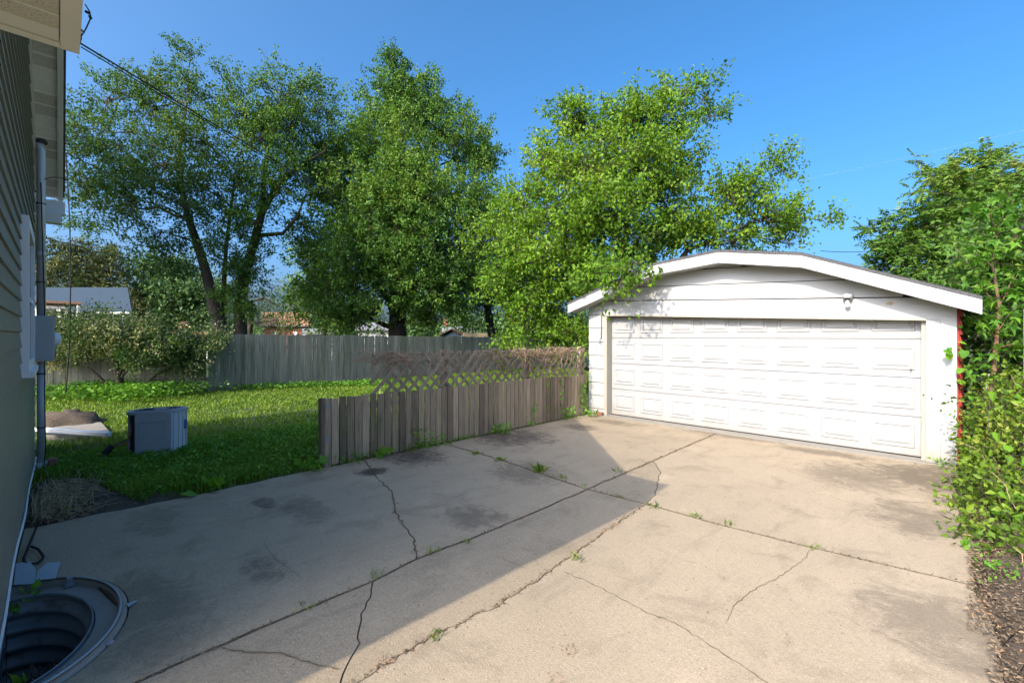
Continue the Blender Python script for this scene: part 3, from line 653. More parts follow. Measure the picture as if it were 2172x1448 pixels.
# conduit with small box on the left corner
cb = thing('conduit_run', 'thin painted conduit with hanging bracket on the garage corner', 'conduit', (-5.5, GY - .03, 1.5))
MB().tube([(-5.47, GY - .03, 1.62), (-5.47, GY - .03, 2.30), (-5.44, GY - .03, 2.36), (-5.25, GY - .035, 2.42), (-5.05, GY - .03, 2.60), (-4.85, GY - .03, 2.68)], .012, 7).build('pipe', 'white_paint', cb, True)
MB().box(-5.50, -5.44, GY - .06, GY - .01, 2.22, 2.34).build('junction_box', 'white_paint', cb, bevel=.004)
MB().tube([(-5.47, GY - .035, 1.62), (-5.50, GY - .05, 1.58), (-5.46, GY - .06, 1.56), (-5.46, GY - .06, 1.50), (-5.49, GY - .06, 1.50), (-5.49, GY - .06, 1.56)], .006, 5).build('bracket', 'seam_dark', cb)
tag(MB().box(-5.53, -5.40, GY - .12, GY - .04, .012, .07).build('brick', 'brick_piece', bevel=.005), 'small red brick on the ground at the garage corner', 'brick')

# ------------------------------------------------------------------ picket fence with lattice
FX = -5.80
pf = thing('picket_fence', 'low weathered brown picket fence along the driveway', 'fence', (FX, 5, 0))
for zz in (.22, .66): MB().box(FX - .075, FX - .03, 2.50, 8.02, zz, zz + .085).build('rail', 'picket_wood', pf)
y = 2.49
while y < 8.0:
    w = U(.082, .098); h = .86 + U(-.012, .012) - (.03 if y > 7.2 else 0); lean = U(-.006, .006) + (.03 if y > 7.2 else 0); d = U(-.006, .004)
    MB().hexa([(FX - .028 + d, y, .0), (FX - .006 + d, y, .0), (FX - .006 + d, y + w, .0), (FX - .028 + d, y + w, .0),
               (FX - .028 + d, y + lean, h), (FX - .006 + d, y + lean, h + U(-.006, .006)), (FX - .006 + d, y + w + lean, h + U(-.006, .006)), (FX - .028 + d, y + w + lean, h)]).build('picket', 'picket_wood', pf)
    y += w + U(.013, .024)
gp = MB().box(FX - .12, FX - .03, 2.41, 2.485, -.05, .85).build('gate_post', 'picket_wood', pf)
for zz in (.30, .72):
    MB().box(FX - .03, FX - .024, 2.425, 2.465, zz, zz + .07).build('hinge_bracket', 'steel_dark', gp)
MB().box(FX - .125, FX - .02, 2.36, 2.409, -.05, .86).build('gate_post', 'picket_wood', pf)
for yy in (4.3, 6.2, 7.9): MB().box(FX - .17, FX - .08, yy, yy + .09, -.05, 1.44).build('post', 'picket_wood', pf)
lat = thing('lattice_screen', 'weathered diagonal lattice screen mounted on top of the picket fence', 'lattice', (FX - .09, 5.6, .86))
LZ0, LZ1, LY0, LY1 = .83, 1.40, 3.3, 8.03
def lat_strips(sgn, xoff, y0, y1):
    H_ = LZ1 - LZ0; y = y0 - H_
    while y < y1 + H_:
        ya, yb = (y, y + H_) if sgn > 0 else (y + H_, y); za, zb_ = LZ0, LZ1
        if max(ya, yb) > y0 + .0 and min(ya, yb) < y1 - .0:
            a = Vector((FX - .05 + xoff, ya, za)); b = Vector((FX - .05 + xoff, yb, zb_))
            def cl(p, q):
                if p.y < y0: return p.lerp(q, (y0 - p.y) / (q.y - p.y))
                if p.y > y1: return p.lerp(q, (y1 - p.y) / (q.y - p.y))
                return p
            a2, b2 = cl(a, b), cl(b, a)
            if (b2 - a2).length > .08:
                d = (b2 - a2).normalized(); nn = Vector((0, -d.z, d.y))
                MB().obox((a2 + b2) / 2, d * ((b2 - a2).length / 2 + .02), nn * .024, Vector((.0045, 0, 0))).build('lattice_strip', 'lattice_wood', lat)
        y += .19
lat_strips(1, .012, LY0 - .25, LY1); lat_strips(-1, -.002, LY0, LY1)
# dead vines over the lattice
def vines(name, y0, y1, n, label, mat='dead_vine', top=1.40):
    mb = MB()
    for k in range(n):
        cap_ = top + U(-.10, .05) + .05 * R() ** 3
        p = Vector((FX - .06 + U(-.08, .10), U(y0, y1), top + U(-.12, .03))); d = Vector((U(-.3, .5), U(-1, 1), U(-.2, .35))).normalized(); pts = [p.copy()]
        for j in range(random.randint(4, 8)):
            d = (d + Vector((U(-.45, .45), U(-.65, .65), U(-.5, .42)))).normalized(); p = p + d * U(.05, .11)
            p.x = max(FX - .22, min(FX + .13, p.x)); p.z = max(.95, min(cap_, p.z)); pts.append(p.copy())
        mb.tube(pts, [U(.002, .0055)] * (len(pts) - 1) + [.0015], 3, False)
    return tag(mb.build(name, mat), label, 'vine')
vines('dead_vine', 3.0, 3.7, 90, 'grey brown clump of dead vine over the near lattice end')
vines('dead_vine', 3.7, 5.3, 30, 'sparse dead vine strands along the top of the lattice middle')
vines('dead_vine', 5.2, 7.6, 230, 'thick reddish brown mat of dead vines over the lattice near the garage')
# live leaves creeping on fence
def leafcloud(name, mat, pts, size, label=None, cat=None, kind=None, parent=None, axis=None, flat=.3, wid=.6):
    pts = np.array(pts); n = len(pts); ax = rng.normal(size=(n, 3)) if axis is None else axis
    V, Fc = leafgeo(pts, ax, rng.uniform(size[0], size[1], n), wid, .25, flat)
    o = npmesh(name, V, Fc, mat, np.repeat(np.clip(rng.normal(.45, .25, n), 0, 1), 4), parent)
    return tag(o, label, cat, None, kind)
pts = [(FX + U(-.03, .12), U(5.1, 8.0), U(.9, 1.5)) for _ in range(110)]
leafcloud('creeper', 'leaf_bright', pts, (.05, .09), 'bright green creeper leaves growing through the brown vines', 'creeper')
pts = [(FX + U(0, .03), 6.72 + .1 * i_ + U(-.02, .02), U(.1, .85)) for i_ in (0, 4.2) for _ in range(26)] + [(FX + U(0, .1), U(7.75, 8.0), U(.0, .7)) for _ in range(120)]
leafcloud('creeper', 'weed_leaf', pts, (.035, .07), 'thin green creeper climbing the far pickets by the garage', 'creeper')

# ------------------------------------------------------------------ back fence
bf = thing('board_fence', 'tall grey weathered board fence across the back of the yard', 'fence', (-16.3, 5, 0))
fence_pts = [V2(-19.6, -2.2), V2(-16.35, 3.2), V2(-16.45, 9.3), V2(-16.75, 19.5)]
bmesh_cache = []
for k in range(5):
    h = 1.80 + U(-.012, .012); w = .136
    bmesh_cache.append(MB().add([(-w / 2, -.009, 0), (w / 2, -.009, 0), (w / 2, -.009, h - .03), (w / 2 - .03, -.009, h), (-w / 2 + .03, -.009, h), (-w / 2, -.009, h - .03),
                                 (-w / 2, .009, 0), (w / 2, .009, 0), (w / 2, .009, h - .03), (w / 2 - .03, .009, h), (-w / 2 + .03, .009, h), (-w / 2, .009, h - .03)],
                                [(5, 4, 3, 2, 1, 0), (6, 7, 8, 9, 10, 11)] + [(i, (i + 1) % 6, 6 + (i + 1) % 6, 6 + i) for i in range(6)]).mesh('fence_board', 'fence_grey'))
for a, b in zip(fence_pts[:-1], fence_pts[1:]):
    L = (b - a).length; d = (b - a) / L; ang = math.atan2(d.y, d.x); s = 0.07
    nn = V2(d.y, -d.x)
    while s < L:
        p = a + d * s + nn * U(0, .012); far = (a + d * s).dot(Vector((-.7097, .7045)))
        zb_ = -.05 - .012 * max(0, far - 13)
        place('fence_board', random.choice(bmesh_cache), bf, (p.x, p.y, zb_), (0, U(-.006, .006), ang), (1, 1, 1 + U(-.008, .008)))
        s += .142
    for zz in (.35, 1.3):
        c_ = (a + b) / 2 - nn * .035
        MB().obox((c_.x, c_.y, zz), Vector((d.x, d.y, 0)) * L / 2, Vector((nn.x, nn.y, 0)) * .02, Vector((0, 0, .045))).build('rail', 'fence_grey', bf)

# ------------------------------------------------------------------ AC unit, downspout, slab
AC = G(322, 966); fA = Vector((.62, .78, 0)).normalized()    # along the long side (photo: left to right)
fA = (Vector((RT[0], RT[1], 0)) * .97 + Vector((FW[0], FW[1], 0)) * .27).normalized(); fB = Vector((-fA.y, fA.x, 0))
AC = AC + fB * .18
ac = thing('air_conditioner', 'grey outdoor air conditioning unit sitting on the lawn', 'air conditioner', AC)
HL, HW, AH = .345, .19, .60
def acp(u, w, z): return AC + fA * u + fB * w + Vector((0, 0, z + u * .03))
def stadium(l, w, n=10):
    pts = []
    for k in range(n + 1): t = -math.pi / 2 + math.pi * k / n; pts.append((l - w + w * math.cos(t), w * math.sin(t)))
    for k in range(n + 1): t = math.pi / 2 + math.pi * k / n; pts.append((-l + w + w * math.cos(t), w * math.sin(t)))
    return pts
def acprism(poly, z0, z1, name, mat, parent=ac, smooth=False):
    n = len(poly); vs = [acp(u, w, z0) for u, w in poly] + [acp(u, w, z1) for u, w in poly]
    return MB().add(vs, [tuple(reversed(range(n))), tuple(range(n, 2 * n))] + [(i, (i + 1) % n, n + (i + 1) % n, n + i) for i in range(n)]).build(name, mat, parent, smooth)
acprism(stadium(HL - .03, HW - .03), .02, AH - .03, 'coil_core', 'ac_dark')
right = [(.235, -HW + .002)] + [(HL - HW + HW * math.cos(t), HW * math.sin(t)) for t in np.linspace(-math.pi / 2, math.pi / 2, 12)] + [(-.20, HW), (-.20, HW - .02), (.235, HW - .02), (.235, -HW + .02)]
acprism(right, .0, AH - .02, 'louvred_shell', 'ac_light')
left = [(-HL + HW + HW * math.cos(t), HW * math.sin(t)) for t in np.linspace(math.pi / 2, math.pi * 1.12, 8)]; left += [(u * .93, w * .93) for u, w in reversed(left)]
acprism(left, .0, AH - .02, 'end_shell', 'ac_grey')
pan = acprism([(-.19, -HW - .012), (.235, -HW - .012), (.235, -HW + .01), (-.19, -HW + .01)], -.02, AH - .02, 'service_panel', 'ac_grey')
def acstrip(u0, u1, z0, z1): acprism([(u0, -HW - .017), (u1, -HW - .017), (u1, -HW - .0125), (u0, -HW - .0125)], z0, z1, 'panel_emboss', 'ac_grey', pan)
acstrip(-.12, .16, .47, .485); acstrip(-.12, .16, .06, .075); acstrip(.161, .175, .075, .47); acstrip(-.135, -.121, .075, .47)
for k in range(9):
    t_ = -1.35 + k * .32
    MB().tube([acp(HL - HW + (HW + .003) * math.cos(t_), (HW + .003) * math.sin(t_), .03), acp(HL - HW + (HW + .003) * math.cos(t_), (HW + .003) * math.sin(t_), AH - .03)], .004, 4).build('louvre_rib', 'ac_grey', ac)
acprism(stadium(HL + .015, HW + .015), AH - .02, AH + .015, 'top_cover', 'ac_grey')
for k in range(5):
    pts = [(u * (1 - .14 * k - .1), w * (1 - .16 * k - .1)) for u, w in stadium(HL, HW)]
    MB().tube([acp(u, w, AH + .02) for u, w in pts + pts[:1]], .006, 4).build('grille_ring', 'ac_dark' if k else 'ac_grey', ac)
acprism([(-.05, -.05), (.12, -.05), (.12, .05), (-.05, .05)], AH + .016, AH + .024, 'fan_hub', 'ac_light')
acprism([(HL - .004, -.05), (HL + .006, -.05), (HL + .006, .03), (HL - .004, .03)], .32, .45, 'energy_sticker', 'blue_sticker')
MB().tube([acp(-.27, -.10, .45), acp(-.28, -.12, .30), acp(-.30, -.16, .2), acp(-.42, -.20, .17), acp(-.50, -.25, .14)], .014, 6).build('refrigerant_line', 'copper', ac, True)
MB().tube([acp(-.44, -.22, .19), acp(-.52, -.27, .09), acp(-.60, -.32, -.04)], .034, 8).build('insulated_hose', 'black_rubber', ac, True)
MB().tube([acp(-.27, -.12, .26), acp(-.40, -.20, .2), acp(-.47, -.22, .1), acp(-.50, -.3, .0)], .008, 5).build('power_whip', 'black_rubber', ac)
slab_o = MB().prism([(p.x, p.y) for p in (G(95, 930), G(238, 925), G(215, 900), G(120, 905))], -.04, .05).build('concrete_pad', 'concrete_plain', bevel=.01)
tag(slab_o, 'small concrete pad in the grass beside the air conditioner', 'concrete pad')
ds0, ds1 = G(78, 928, .0) + Vector((0, 0, .14)), G(232, 937, 0) + Vector((0, 0, .12)); dv = (ds1 - ds0).normalized()
ds = thing('downspout', 'white metal downspout lying on the ground by the concrete pad', 'downspout', ds0 - Vector((0, 0, .05)))
MB().obox((ds0 + ds1) / 2, dv * (ds1 - ds0).length / 2, dv.cross(Vector((0, 0, 1))) * .04, Vector((0, 0, .034))).build('pipe', 'trim_white', ds, bevel=.008)
for k in (-.02, 0, .02):
    MB().obox((ds0 + ds1) / 2 + Vector((0, 0, k)) + dv.cross(Vector((0, 0, 1))) * .041, dv * ((ds1 - ds0).length / 2 - .01), dv.cross(Vector((0, 0, 1))) * .003, Vector((0, 0, .005))).build('flute', 'trim_white', ds)
tag(MB().tube([G(806, 835) + Vector((0, 0, -.02)), G(806, 835) + Vector((.02, 0, .36))], .012, 5).build('garden_stake', 'fence_tan'), 'thin pale wooden stake standing in the lawn', 'stake')

# ------------------------------------------------------------------ grass
def grassmesh(name, n, xr, yr, hfun, keep, label, wid=.006):
    x = rng.uniform(*xr, n); y = rng.uniform(*yr, n); ok = keep(x, y); x = x[ok]; y = y[ok]; n = len(x)
    h = hfun(x, y) * rng.uniform(.55, 1.25, n); a = rng.uniform(0, 2 * math.pi, n); ln = rng.uniform(.1, .8, n) * h
    D = -.7097 * x + .7045 * y; w = wid * rng.uniform(.7, 1.4, n) * np.clip(D / 6, .8, 2.4)
    b = np.stack([x, y, np.full(n, -.035)], 1); dx = np.stack([np.cos(a), np.sin(a), np.zeros(n)], 1); sd = np.stack([-np.sin(a), np.cos(a), np.zeros(n)], 1)
    m_ = b + dx * ln[:, None] * .35 + np.array([0, 0, 1]) * h[:, None] * .62; t = b + dx * ln[:, None] + np.array([0, 0, 1]) * h[:, None]
    V = np.stack([b - sd * w[:, None], b + sd * w[:, None], m_ + sd * w[:, None] * .7, m_ - sd * w[:, None] * .7, t], 1).reshape(-1, 3); k = np.arange(n)[:, None] * 5
    Fc = np.concatenate([k + [0, 1, 2], k + [0, 2, 3], k + [3, 2, 4]], 1).reshape(-1, 3)
    cl = np.array([mnoise.noise(Vector((p[0] * 1.3, p[1] * 1.3, 0))) for p in b])
    v = np.repeat(np.clip(.45 + .35 * cl + rng.normal(0, .16, n), 0, 1), 5)
    return tag(npmesh(name, V, Fc, 'grass_blade', v), label, kind='stuff')
mound_c = np.array(G(150, 895).xy); pad_c = np.array(G(165, 915).xy)
def lawn_keep(x, y):
    D = -.7097 * x + .7045 * y; r_ = (.7045 * x + .7097 * y) / np.maximum(D, .1)
    ok = (D > 1) & (np.abs(r_) < 1.2) & (x < -5.80 + .05 * np.sin(y * 7)) & (y > -.3)
    ok &= ~((x > -7.3) & (y < .55 + (-5.8 - x) * -.25))
    ok &= ((x - mound_c[0]) ** 2 / 1.4 + (y - mound_c[1]) ** 2 / .6) > .5
    ok &= (np.hypot(x - pad_c[0], (y - pad_c[1])) > .45)
    ok &= np.hypot(x - AC.x, y - AC.y) > .25
    # edge of the fence polyline
    ok &= x > np.interp(y, [-2.2, 3.2, 9.3, 19.5], [-19.6, -16.35, -16.45, -16.75]) + .02
    pn = np.sin(x * 2.7 + 2 * np.sin(y * 1.9)) * np.sin(y * 3.1 + 1.7 * np.sin(x * 2.3)) + .6 * np.sin(x * 6.3 + y * 5.1)
    return ok & (rng.uniform(-1.2, 1.0, len(x)) < .35 + pn * .55)
def lawn_h(x, y):
    D = -.7097 * x + .7045 * y; cl = .5 + .5 * np.sin(x * 2.1 + 1.3) * np.sin(y * 1.7 + x)
    near = np.clip((8.2 - D) / 3, 0, 1); return .045 + .03 * cl + near * (.05 + .06 * cl)
grassmesh('grass', 85000, (-9, -5.75), (-.3, 8), lawn_h, lawn_keep, 'thick uncut grass on the near part of the lawn', .0055)
grassmesh('grass', 170000, (-19.5, -8), (-.3, 19), lawn_h, lawn_keep, 'short lawn grass in front of the board fence', .006)
# broadleaf weeds through the near lawn
n = 17000; x = rng.uniform(-8.6, -5.78, n); y = rng.uniform(-.1, 4.5, n); ok = lawn_keep(x, y); x = x[ok]; y = y[ok]; n = len(x)
ax = np.stack([rng.normal(size=n), rng.normal(size=n), rng.uniform(.1, .9, n)], 1)
V, Fc = leafgeo(np.stack([x, y, rng.uniform(-.02, .09, n)], 1), ax, rng.uniform(.03, .075, n), .55, .3, .5)
tag(npmesh('lawn_weeds', V, Fc, 'weed_leaf', np.repeat(rng.uniform(0, 1, n), 4)), 'small broad-leaved weeds mixed into the near lawn', kind='stuff')

# ------------------------------------------------------------------ trees
def curve_pts(a, b, n, bend, jit):
    a, b = Vector(a), Vector(b); L = (b - a).length; out = []
    for i in range(n + 1):
        t = i / n; p = a.lerp(b, t) + Vector((0, 0, bend * L * math.sin(math.pi * t)))
        if 0 < i < n: p += Vector((U(-1, 1), U(-1, 1), U(-1, 1))) * jit * L
        out.append(p)
    return out
def tree(name, label, base, trunks, blobs, leaf, mat, bark='bark', n_leaf=14, twig_len=(.45, .9), droop=.25, group=None, kind='simple',
         wid=.6, spread=.10, cat='tree', limbs=True, up=.25, twig_r=.006, shell=.55, vmean=.45):
    """trunks: list of [(pt, radius)...]; blobs: (centre, radii(3), twigs)"""
    t = thing(name, label, cat, base, group)
    for tr in trunks: MB().tube([p for p, _ in tr], [r for _, r in tr], 10).build('trunk', bark, t, True)
    allp = [(Vector(p), r) for tr in trunks for p, r in tr]
    br = MB(); A = []; B = []; LP = []; LA = []; SA = []; SB = []; LV = []
    for (c, rad, n) in blobs:
        c = Vector(c)
        if limbs:
            cand = [(p, r) for p, r in allp if p.z < c.z + .2] or allp
            p, r = min(cand, key=lambda q: (q[0] - c).length + .5 * abs(q[0].z - (c.z - 1.2)))
            pts = curve_pts(p, c, 6, .06, .035); r0 = max(.012, min(r * .55, .02 + .018 * (c - p).length)); br.tube(pts, np.linspace(r0, .012, 7), 6, False)
        m_ = max(1, n // 8)                                     # foliage gathers in clumps on the branch ends
        d = nrm(rng.normal(size=(m_, 3))); rr = rng.uniform(0, 1, m_) ** (shell * .75); cen = np.array(c)
        sub = cen + d * rr[:, None] * np.array(rad) * 1.08; which = rng.integers(0, m_, n); csz = min(.42, .30 * float(np.mean(rad)) + .04)
        pos = sub[which] + rng.normal(size=(n, 3)) * csz * np.array([1, 1, .75])
        ol = nrm(pos - cen + 1e-6) * .8 + rng.normal(size=(n, 3)) * .55 + np.array([0, 0, up]); ol = nrm(ol)
        ln = rng.uniform(*twig_len, n)
        tip = pos + ol * ln[:, None]
        SA.append(pos - ol * .25); SB.append(tip)
        # side branch from the blob centre to some of the twigs
        k = max(1, n // 4); idx = rng.choice(n, k, replace=False); A.append(np.repeat(cen[None], k, 0) + rng.normal(size=(k, 3)) * .05); B.append(pos[idx] - ol[idx] * .25)
        tint = rng.normal(vmean, .08) + rng.normal(0, .14, m_)[which] + rng.normal(0, .08, n)
        if kind == 'pinnate':
            nr = 5
            for j in range(nr):
                f = rng.uniform(.2, 1, n); rp = pos + ol * (ln * f)[:, None]; rd = nrm(ol * .4 + rng.normal(size=(n, 3)) + np.array([0, 0, .1])); RL = rng.uniform(.35, .6, n)
                SA.append(rp); SB.append(rp + rd * RL[:, None] + np.array([0, 0, -.08]))
                sd = nrm(np.cross(rd, np.array([0, 0, 1.0]) + rng.normal(size=(n, 3)) * .2))
                for q in range(6):
                    f2 = (q + 1) / 6.5; pp = rp + rd * (RL * f2)[:, None] + np.array([0, 0, -.08]) * f2 ** 2
                    for s_ in (-1, 1):
                        LP.append(pp); LA.append(sd * s_ + rd * .35 + np.array([0, 0, -.35])); LV.append(tint + rng.normal(0, .12, n))
        else:
            for j in range(n_leaf):
                f = rng.uniform(.05, 1.0, n)
                LP.append(pos + ol * (ln * f)[:, None] + rng.normal(size=(n, 3)) * spread)
                LA.append(ol * .45 + rng.normal(size=(n, 3)) * .7 + np.array([0, 0, -droop])); LV.append(tint + rng.normal(0, .14, n))
    if limbs: br.build('limbs', bark, t, True)
    A = np.concatenate(A); B = np.concatenate(B); V1, F1 = sticks(A, B, .014, .006)
    V2_, F2 = sticks(np.concatenate(SA), np.concatenate(SB), twig_r, twig_r * .4)
    npmesh('twigs', np.concatenate([V1, V2_]), np.concatenate([F1, F2 + len(V1)]), 'twig', None, t)
    LP = np.concatenate(LP); LA = np.concatenate(LA); LV = np.clip(np.concatenate(LV), 0, 1); n = len(LP)
    V, Fc = leafgeo(LP, LA, leaf[0] * .8 + (leaf[1] * 1.15 - leaf[0] * .8) * rng.beta(2, 2.2, n), wid, .5, .25)
    npmesh('crown', V, Fc, mat, np.repeat(LV, 4), t)
    return t
def bl(px, py, D, rx, ry, n, k=1.0, q=1.0):
    s = D / F
    return (P(px, py, D), (rx * s * .85 * q + .1 * q, rx * s * .85 * q + .1 * q, ry * s * q), max(2, int(n * k)))
def trk(L, D): return [(P(px, py, D), r) for px, py, r in L]

DA = 18.2
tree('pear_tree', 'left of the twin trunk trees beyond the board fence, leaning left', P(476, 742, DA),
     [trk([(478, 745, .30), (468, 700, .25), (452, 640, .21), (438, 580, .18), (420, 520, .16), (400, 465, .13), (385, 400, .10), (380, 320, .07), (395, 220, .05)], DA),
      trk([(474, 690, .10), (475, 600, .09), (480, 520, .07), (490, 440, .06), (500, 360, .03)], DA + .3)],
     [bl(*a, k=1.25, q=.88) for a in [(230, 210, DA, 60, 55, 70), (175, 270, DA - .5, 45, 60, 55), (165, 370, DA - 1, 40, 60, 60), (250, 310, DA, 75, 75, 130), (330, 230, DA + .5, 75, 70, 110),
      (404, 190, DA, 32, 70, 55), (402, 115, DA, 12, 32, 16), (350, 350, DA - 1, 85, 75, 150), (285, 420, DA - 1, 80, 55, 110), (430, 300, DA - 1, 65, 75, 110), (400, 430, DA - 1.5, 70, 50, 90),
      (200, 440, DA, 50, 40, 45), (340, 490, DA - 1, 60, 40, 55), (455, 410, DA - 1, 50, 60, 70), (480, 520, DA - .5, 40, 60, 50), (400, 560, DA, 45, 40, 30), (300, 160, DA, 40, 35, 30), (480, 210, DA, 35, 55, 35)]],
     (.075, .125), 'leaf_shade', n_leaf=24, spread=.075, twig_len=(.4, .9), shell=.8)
tree('pear_tree', 'right of the twin trunk trees beyond the board fence, ivy on trunk', P(512, 742, DA + .4),
     [trk([(512, 745, .29), (510, 700, .25), (510, 640, .22), (522, 570, .19), (540, 510, .17), (556, 450, .14), (590, 390, .10), (640, 350, .08), (690, 320, .04)], DA + .4),
      trk([(545, 500, .10), (600, 495, .07), (630, 460, .05), (650, 410, .03)], DA + .4), trk([(556, 450, .12), (560, 380, .09), (570, 300, .06), (590, 210, .03)], DA + .4)],
     [bl(*a, k=1.6, q=.85) for a in [(515, 240, DA, 45, 60, 60), (560, 290, DA, 65, 70, 110), (620, 270, DA + .5, 55, 60, 90), (665, 235, DA + 1, 45, 50, 60), (642, 180, DA + 1, 14, 38, 16), (600, 390, DA, 60, 50, 70),
      (655, 340, DA + 1, 55, 55, 80), (510, 380, DA - .5, 50, 60, 80), (680, 290, DA + 1, 22, 45, 24), (540, 470, DA - .5, 45, 45, 50), (510, 620, DA - .2, 20, 75, 80), (535, 560, DA, 30, 40, 30), (675, 385, DA + 1, 26, 28, 20), (600, 200, DA, 35, 45, 35)]],
     (.075, .125), 'leaf_mid', n_leaf=24, spread=.075, twig_len=(.4, .9), shell=.8)
DB = 22.0
tree('maple_tree', 'tall dense broadleaf tree in the middle beyond the board fence', P(843, 745, DB),
     [trk([(843, 748, .48), (843, 700, .42), (844, 640, .38), (842, 560, .33), (840, 470, .27), (838, 380, .2), (838, 290, .13), (842, 200, .05)], DB),
      trk([(842, 690, .16), (825, 640, .13), (790, 590, .1), (750, 560, .05)], DB), trk([(845, 660, .15), (880, 600, .12), (930, 560, .06)], DB)],
     [bl(*a, k=2.2) for a in [(840, 165, DB, 26, 45, 45), (850, 225, DB, 60, 50, 100), (785, 265, DB, 50, 50, 80), (905, 255, DB, 45, 55, 80), (912, 190, DB, 18, 28, 20), (755, 340, DB - 1, 70, 60, 130), (860, 335, DB - 1.5, 80, 65, 170), (965, 295, DB, 50, 50, 90), (1015, 345, DB, 45, 45, 70),
      (715, 420, DB - 1, 50, 50, 80), (790, 430, DB - 2, 90, 65, 190), (900, 425, DB - 2, 90, 65, 190), (995, 425, DB - 1, 55, 60, 110), (690, 510, DB - 1, 52, 48, 90), (765, 530, DB - 2.5, 85, 60, 180), (865, 525, DB - 2.5, 95, 65, 200), (955, 530, DB - 2, 85, 65, 170),
      (685, 590, DB - 1, 55, 45, 80), (760, 620, DB - 2, 75, 45, 120), (900, 610, DB - 2, 85, 50, 140), (975, 610, DB - 1, 65, 50, 100), (725, 670, DB - 1, 45, 25, 45), (905, 665, DB - 1, 50, 28, 50), (660, 650, DB + 1, 35, 35, 40)]],
     (.095, .155), 'leaf_mid', 'bark_dark', n_leaf=25, spread=.09, twig_len=(.35, .8), shell=.75)
DC = 12.9
tree('mulberry_tree', 'bright green tree growing beside the garage and over its roof', P(1335, 800, DC),
     [trk([(1335, 835, .16), (1335, 750, .14), (1330, 650, .12), (1325, 560, .10), (1330, 460, .07), (1340, 360, .04)], DC), trk([(1335, 740, .12), (1380, 620, .09), (1460, 530, .06), (1600, 470, .03)], DC),
      trk([(1333, 760, .12), (1270, 640, .09), (1200, 560, .06), (1120, 500, .03)], DC)],
     [bl(*a, k=1.6, q=.8) for a in [(1225, 250, DC, 38, 38, 45), (1198, 215, DC, 12, 22, 9), (1280, 280, DC, 65, 45, 90), (1355, 255, DC, 60, 45, 80), (1430, 250, DC, 32, 50, 40), (1352, 205, DC, 8, 32, 10), (1415, 185, DC, 12, 32, 12), (1450, 200, DC, 12, 32, 13), (1496, 205, DC, 16, 38, 18), (1510, 245, DC, 18, 12, 8),
      (1155, 340, DC, 45, 42, 60), (1245, 365, DC - .6, 85, 60, 160), (1350, 355, DC - .6, 85, 60, 160), (1445, 330, DC, 45, 50, 70), (1115, 430, DC, 50, 50, 70), (1195, 460, DC - .8, 80, 60, 150), (1300, 460, DC - 1, 90, 70, 190), (1415, 445, DC - .3, 75, 55, 130),
      (1545, 410, DC, 50, 38, 55), (1600, 385, DC, 45, 30, 42), (1650, 350, DC, 28, 18, 16), (1520, 475, DC, 60, 32, 60), (1620, 460, DC, 60, 28, 50), (1690, 455, DC, 40, 16, 24), (1740, 468, DC, 16, 10, 7),
      (1055, 500, DC + .6, 50, 45, 60), (1140, 545, DC - .6, 75, 55, 140), (1250, 560, DC - .8, 75, 50, 130), (1360, 525, DC, 60, 35, 70), (1450, 505, DC, 55, 22, 45), (1560, 510, DC + .3, 60, 14, 35), (1650, 510, DC + .3, 40, 12, 18),
      (1085, 600, DC - .4, 48, 50, 80), (1170, 630, DC - .6, 60, 55, 120), (1120, 690, DC - .8, 55, 40, 80), (1195, 700, DC - 1, 42, 38, 70), (1235, 600, DC - 1.3, 30, 42, 55), (1290, 590, 10.6, 26, 14, 14), (1265, 615, 9.8, 16, 12, 6), (1330, 580, 8.5, 10, 10, 4), (1340, 566, 8.1, 12, 9, 7), (1318, 600, 8.6, 7, 7, 3), (1300, 596, 9.0, 10, 8, 4), (1085, 735, DC - .5, 40, 14, 20)]],
     (.075, .125), 'leaf_bright', 'bark', n_leaf=17, spread=.075, twig_len=(.3, .65), droop=.45, wid=.62, shell=.7)
DD = 15.5
tree('ailanthus_tree', 'feathery leaved tree rising behind the right end of the garage', P(2080, 760, DD),
     [trk([(2080, 780, .2), (2075, 650, .15), (2060, 520, .10), (2050, 430, .05)], DD)],
     [bl(*a, k=1.3) for a in [(2060, 410, DD, 80, 40, 45), (2140, 400, DD, 60, 35, 30), (1980, 440, DD, 55, 40, 35), (1925, 500, DD, 55, 45, 38), (2010, 510, DD - .6, 80, 55, 55), (2110, 500, DD - .5, 80, 60, 55), (1885, 550, DD, 35, 28, 18), (1960, 570, DD - .4, 60, 30, 26), (2060, 580, DD - .6, 70, 40, 40), (2160, 580, DD, 50, 50, 35), (2170, 450, DD, 40, 50, 25)]],
     (.13, .19), 'leaf_pinnate', 'bark', kind='pinnate', twig_len=(.4, .8), wid=.34, up=.5)
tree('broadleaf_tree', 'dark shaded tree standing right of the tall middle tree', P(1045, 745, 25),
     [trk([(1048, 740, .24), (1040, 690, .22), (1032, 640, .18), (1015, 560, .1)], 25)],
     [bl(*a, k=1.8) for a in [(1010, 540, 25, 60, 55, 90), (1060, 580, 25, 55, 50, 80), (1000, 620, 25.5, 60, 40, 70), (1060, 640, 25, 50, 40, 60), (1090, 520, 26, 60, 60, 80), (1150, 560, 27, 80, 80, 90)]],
     (.12, .19), 'leaf_shade', 'bark_dark', n_leaf=14, spread=.14, twig_len=(.5, 1.0))
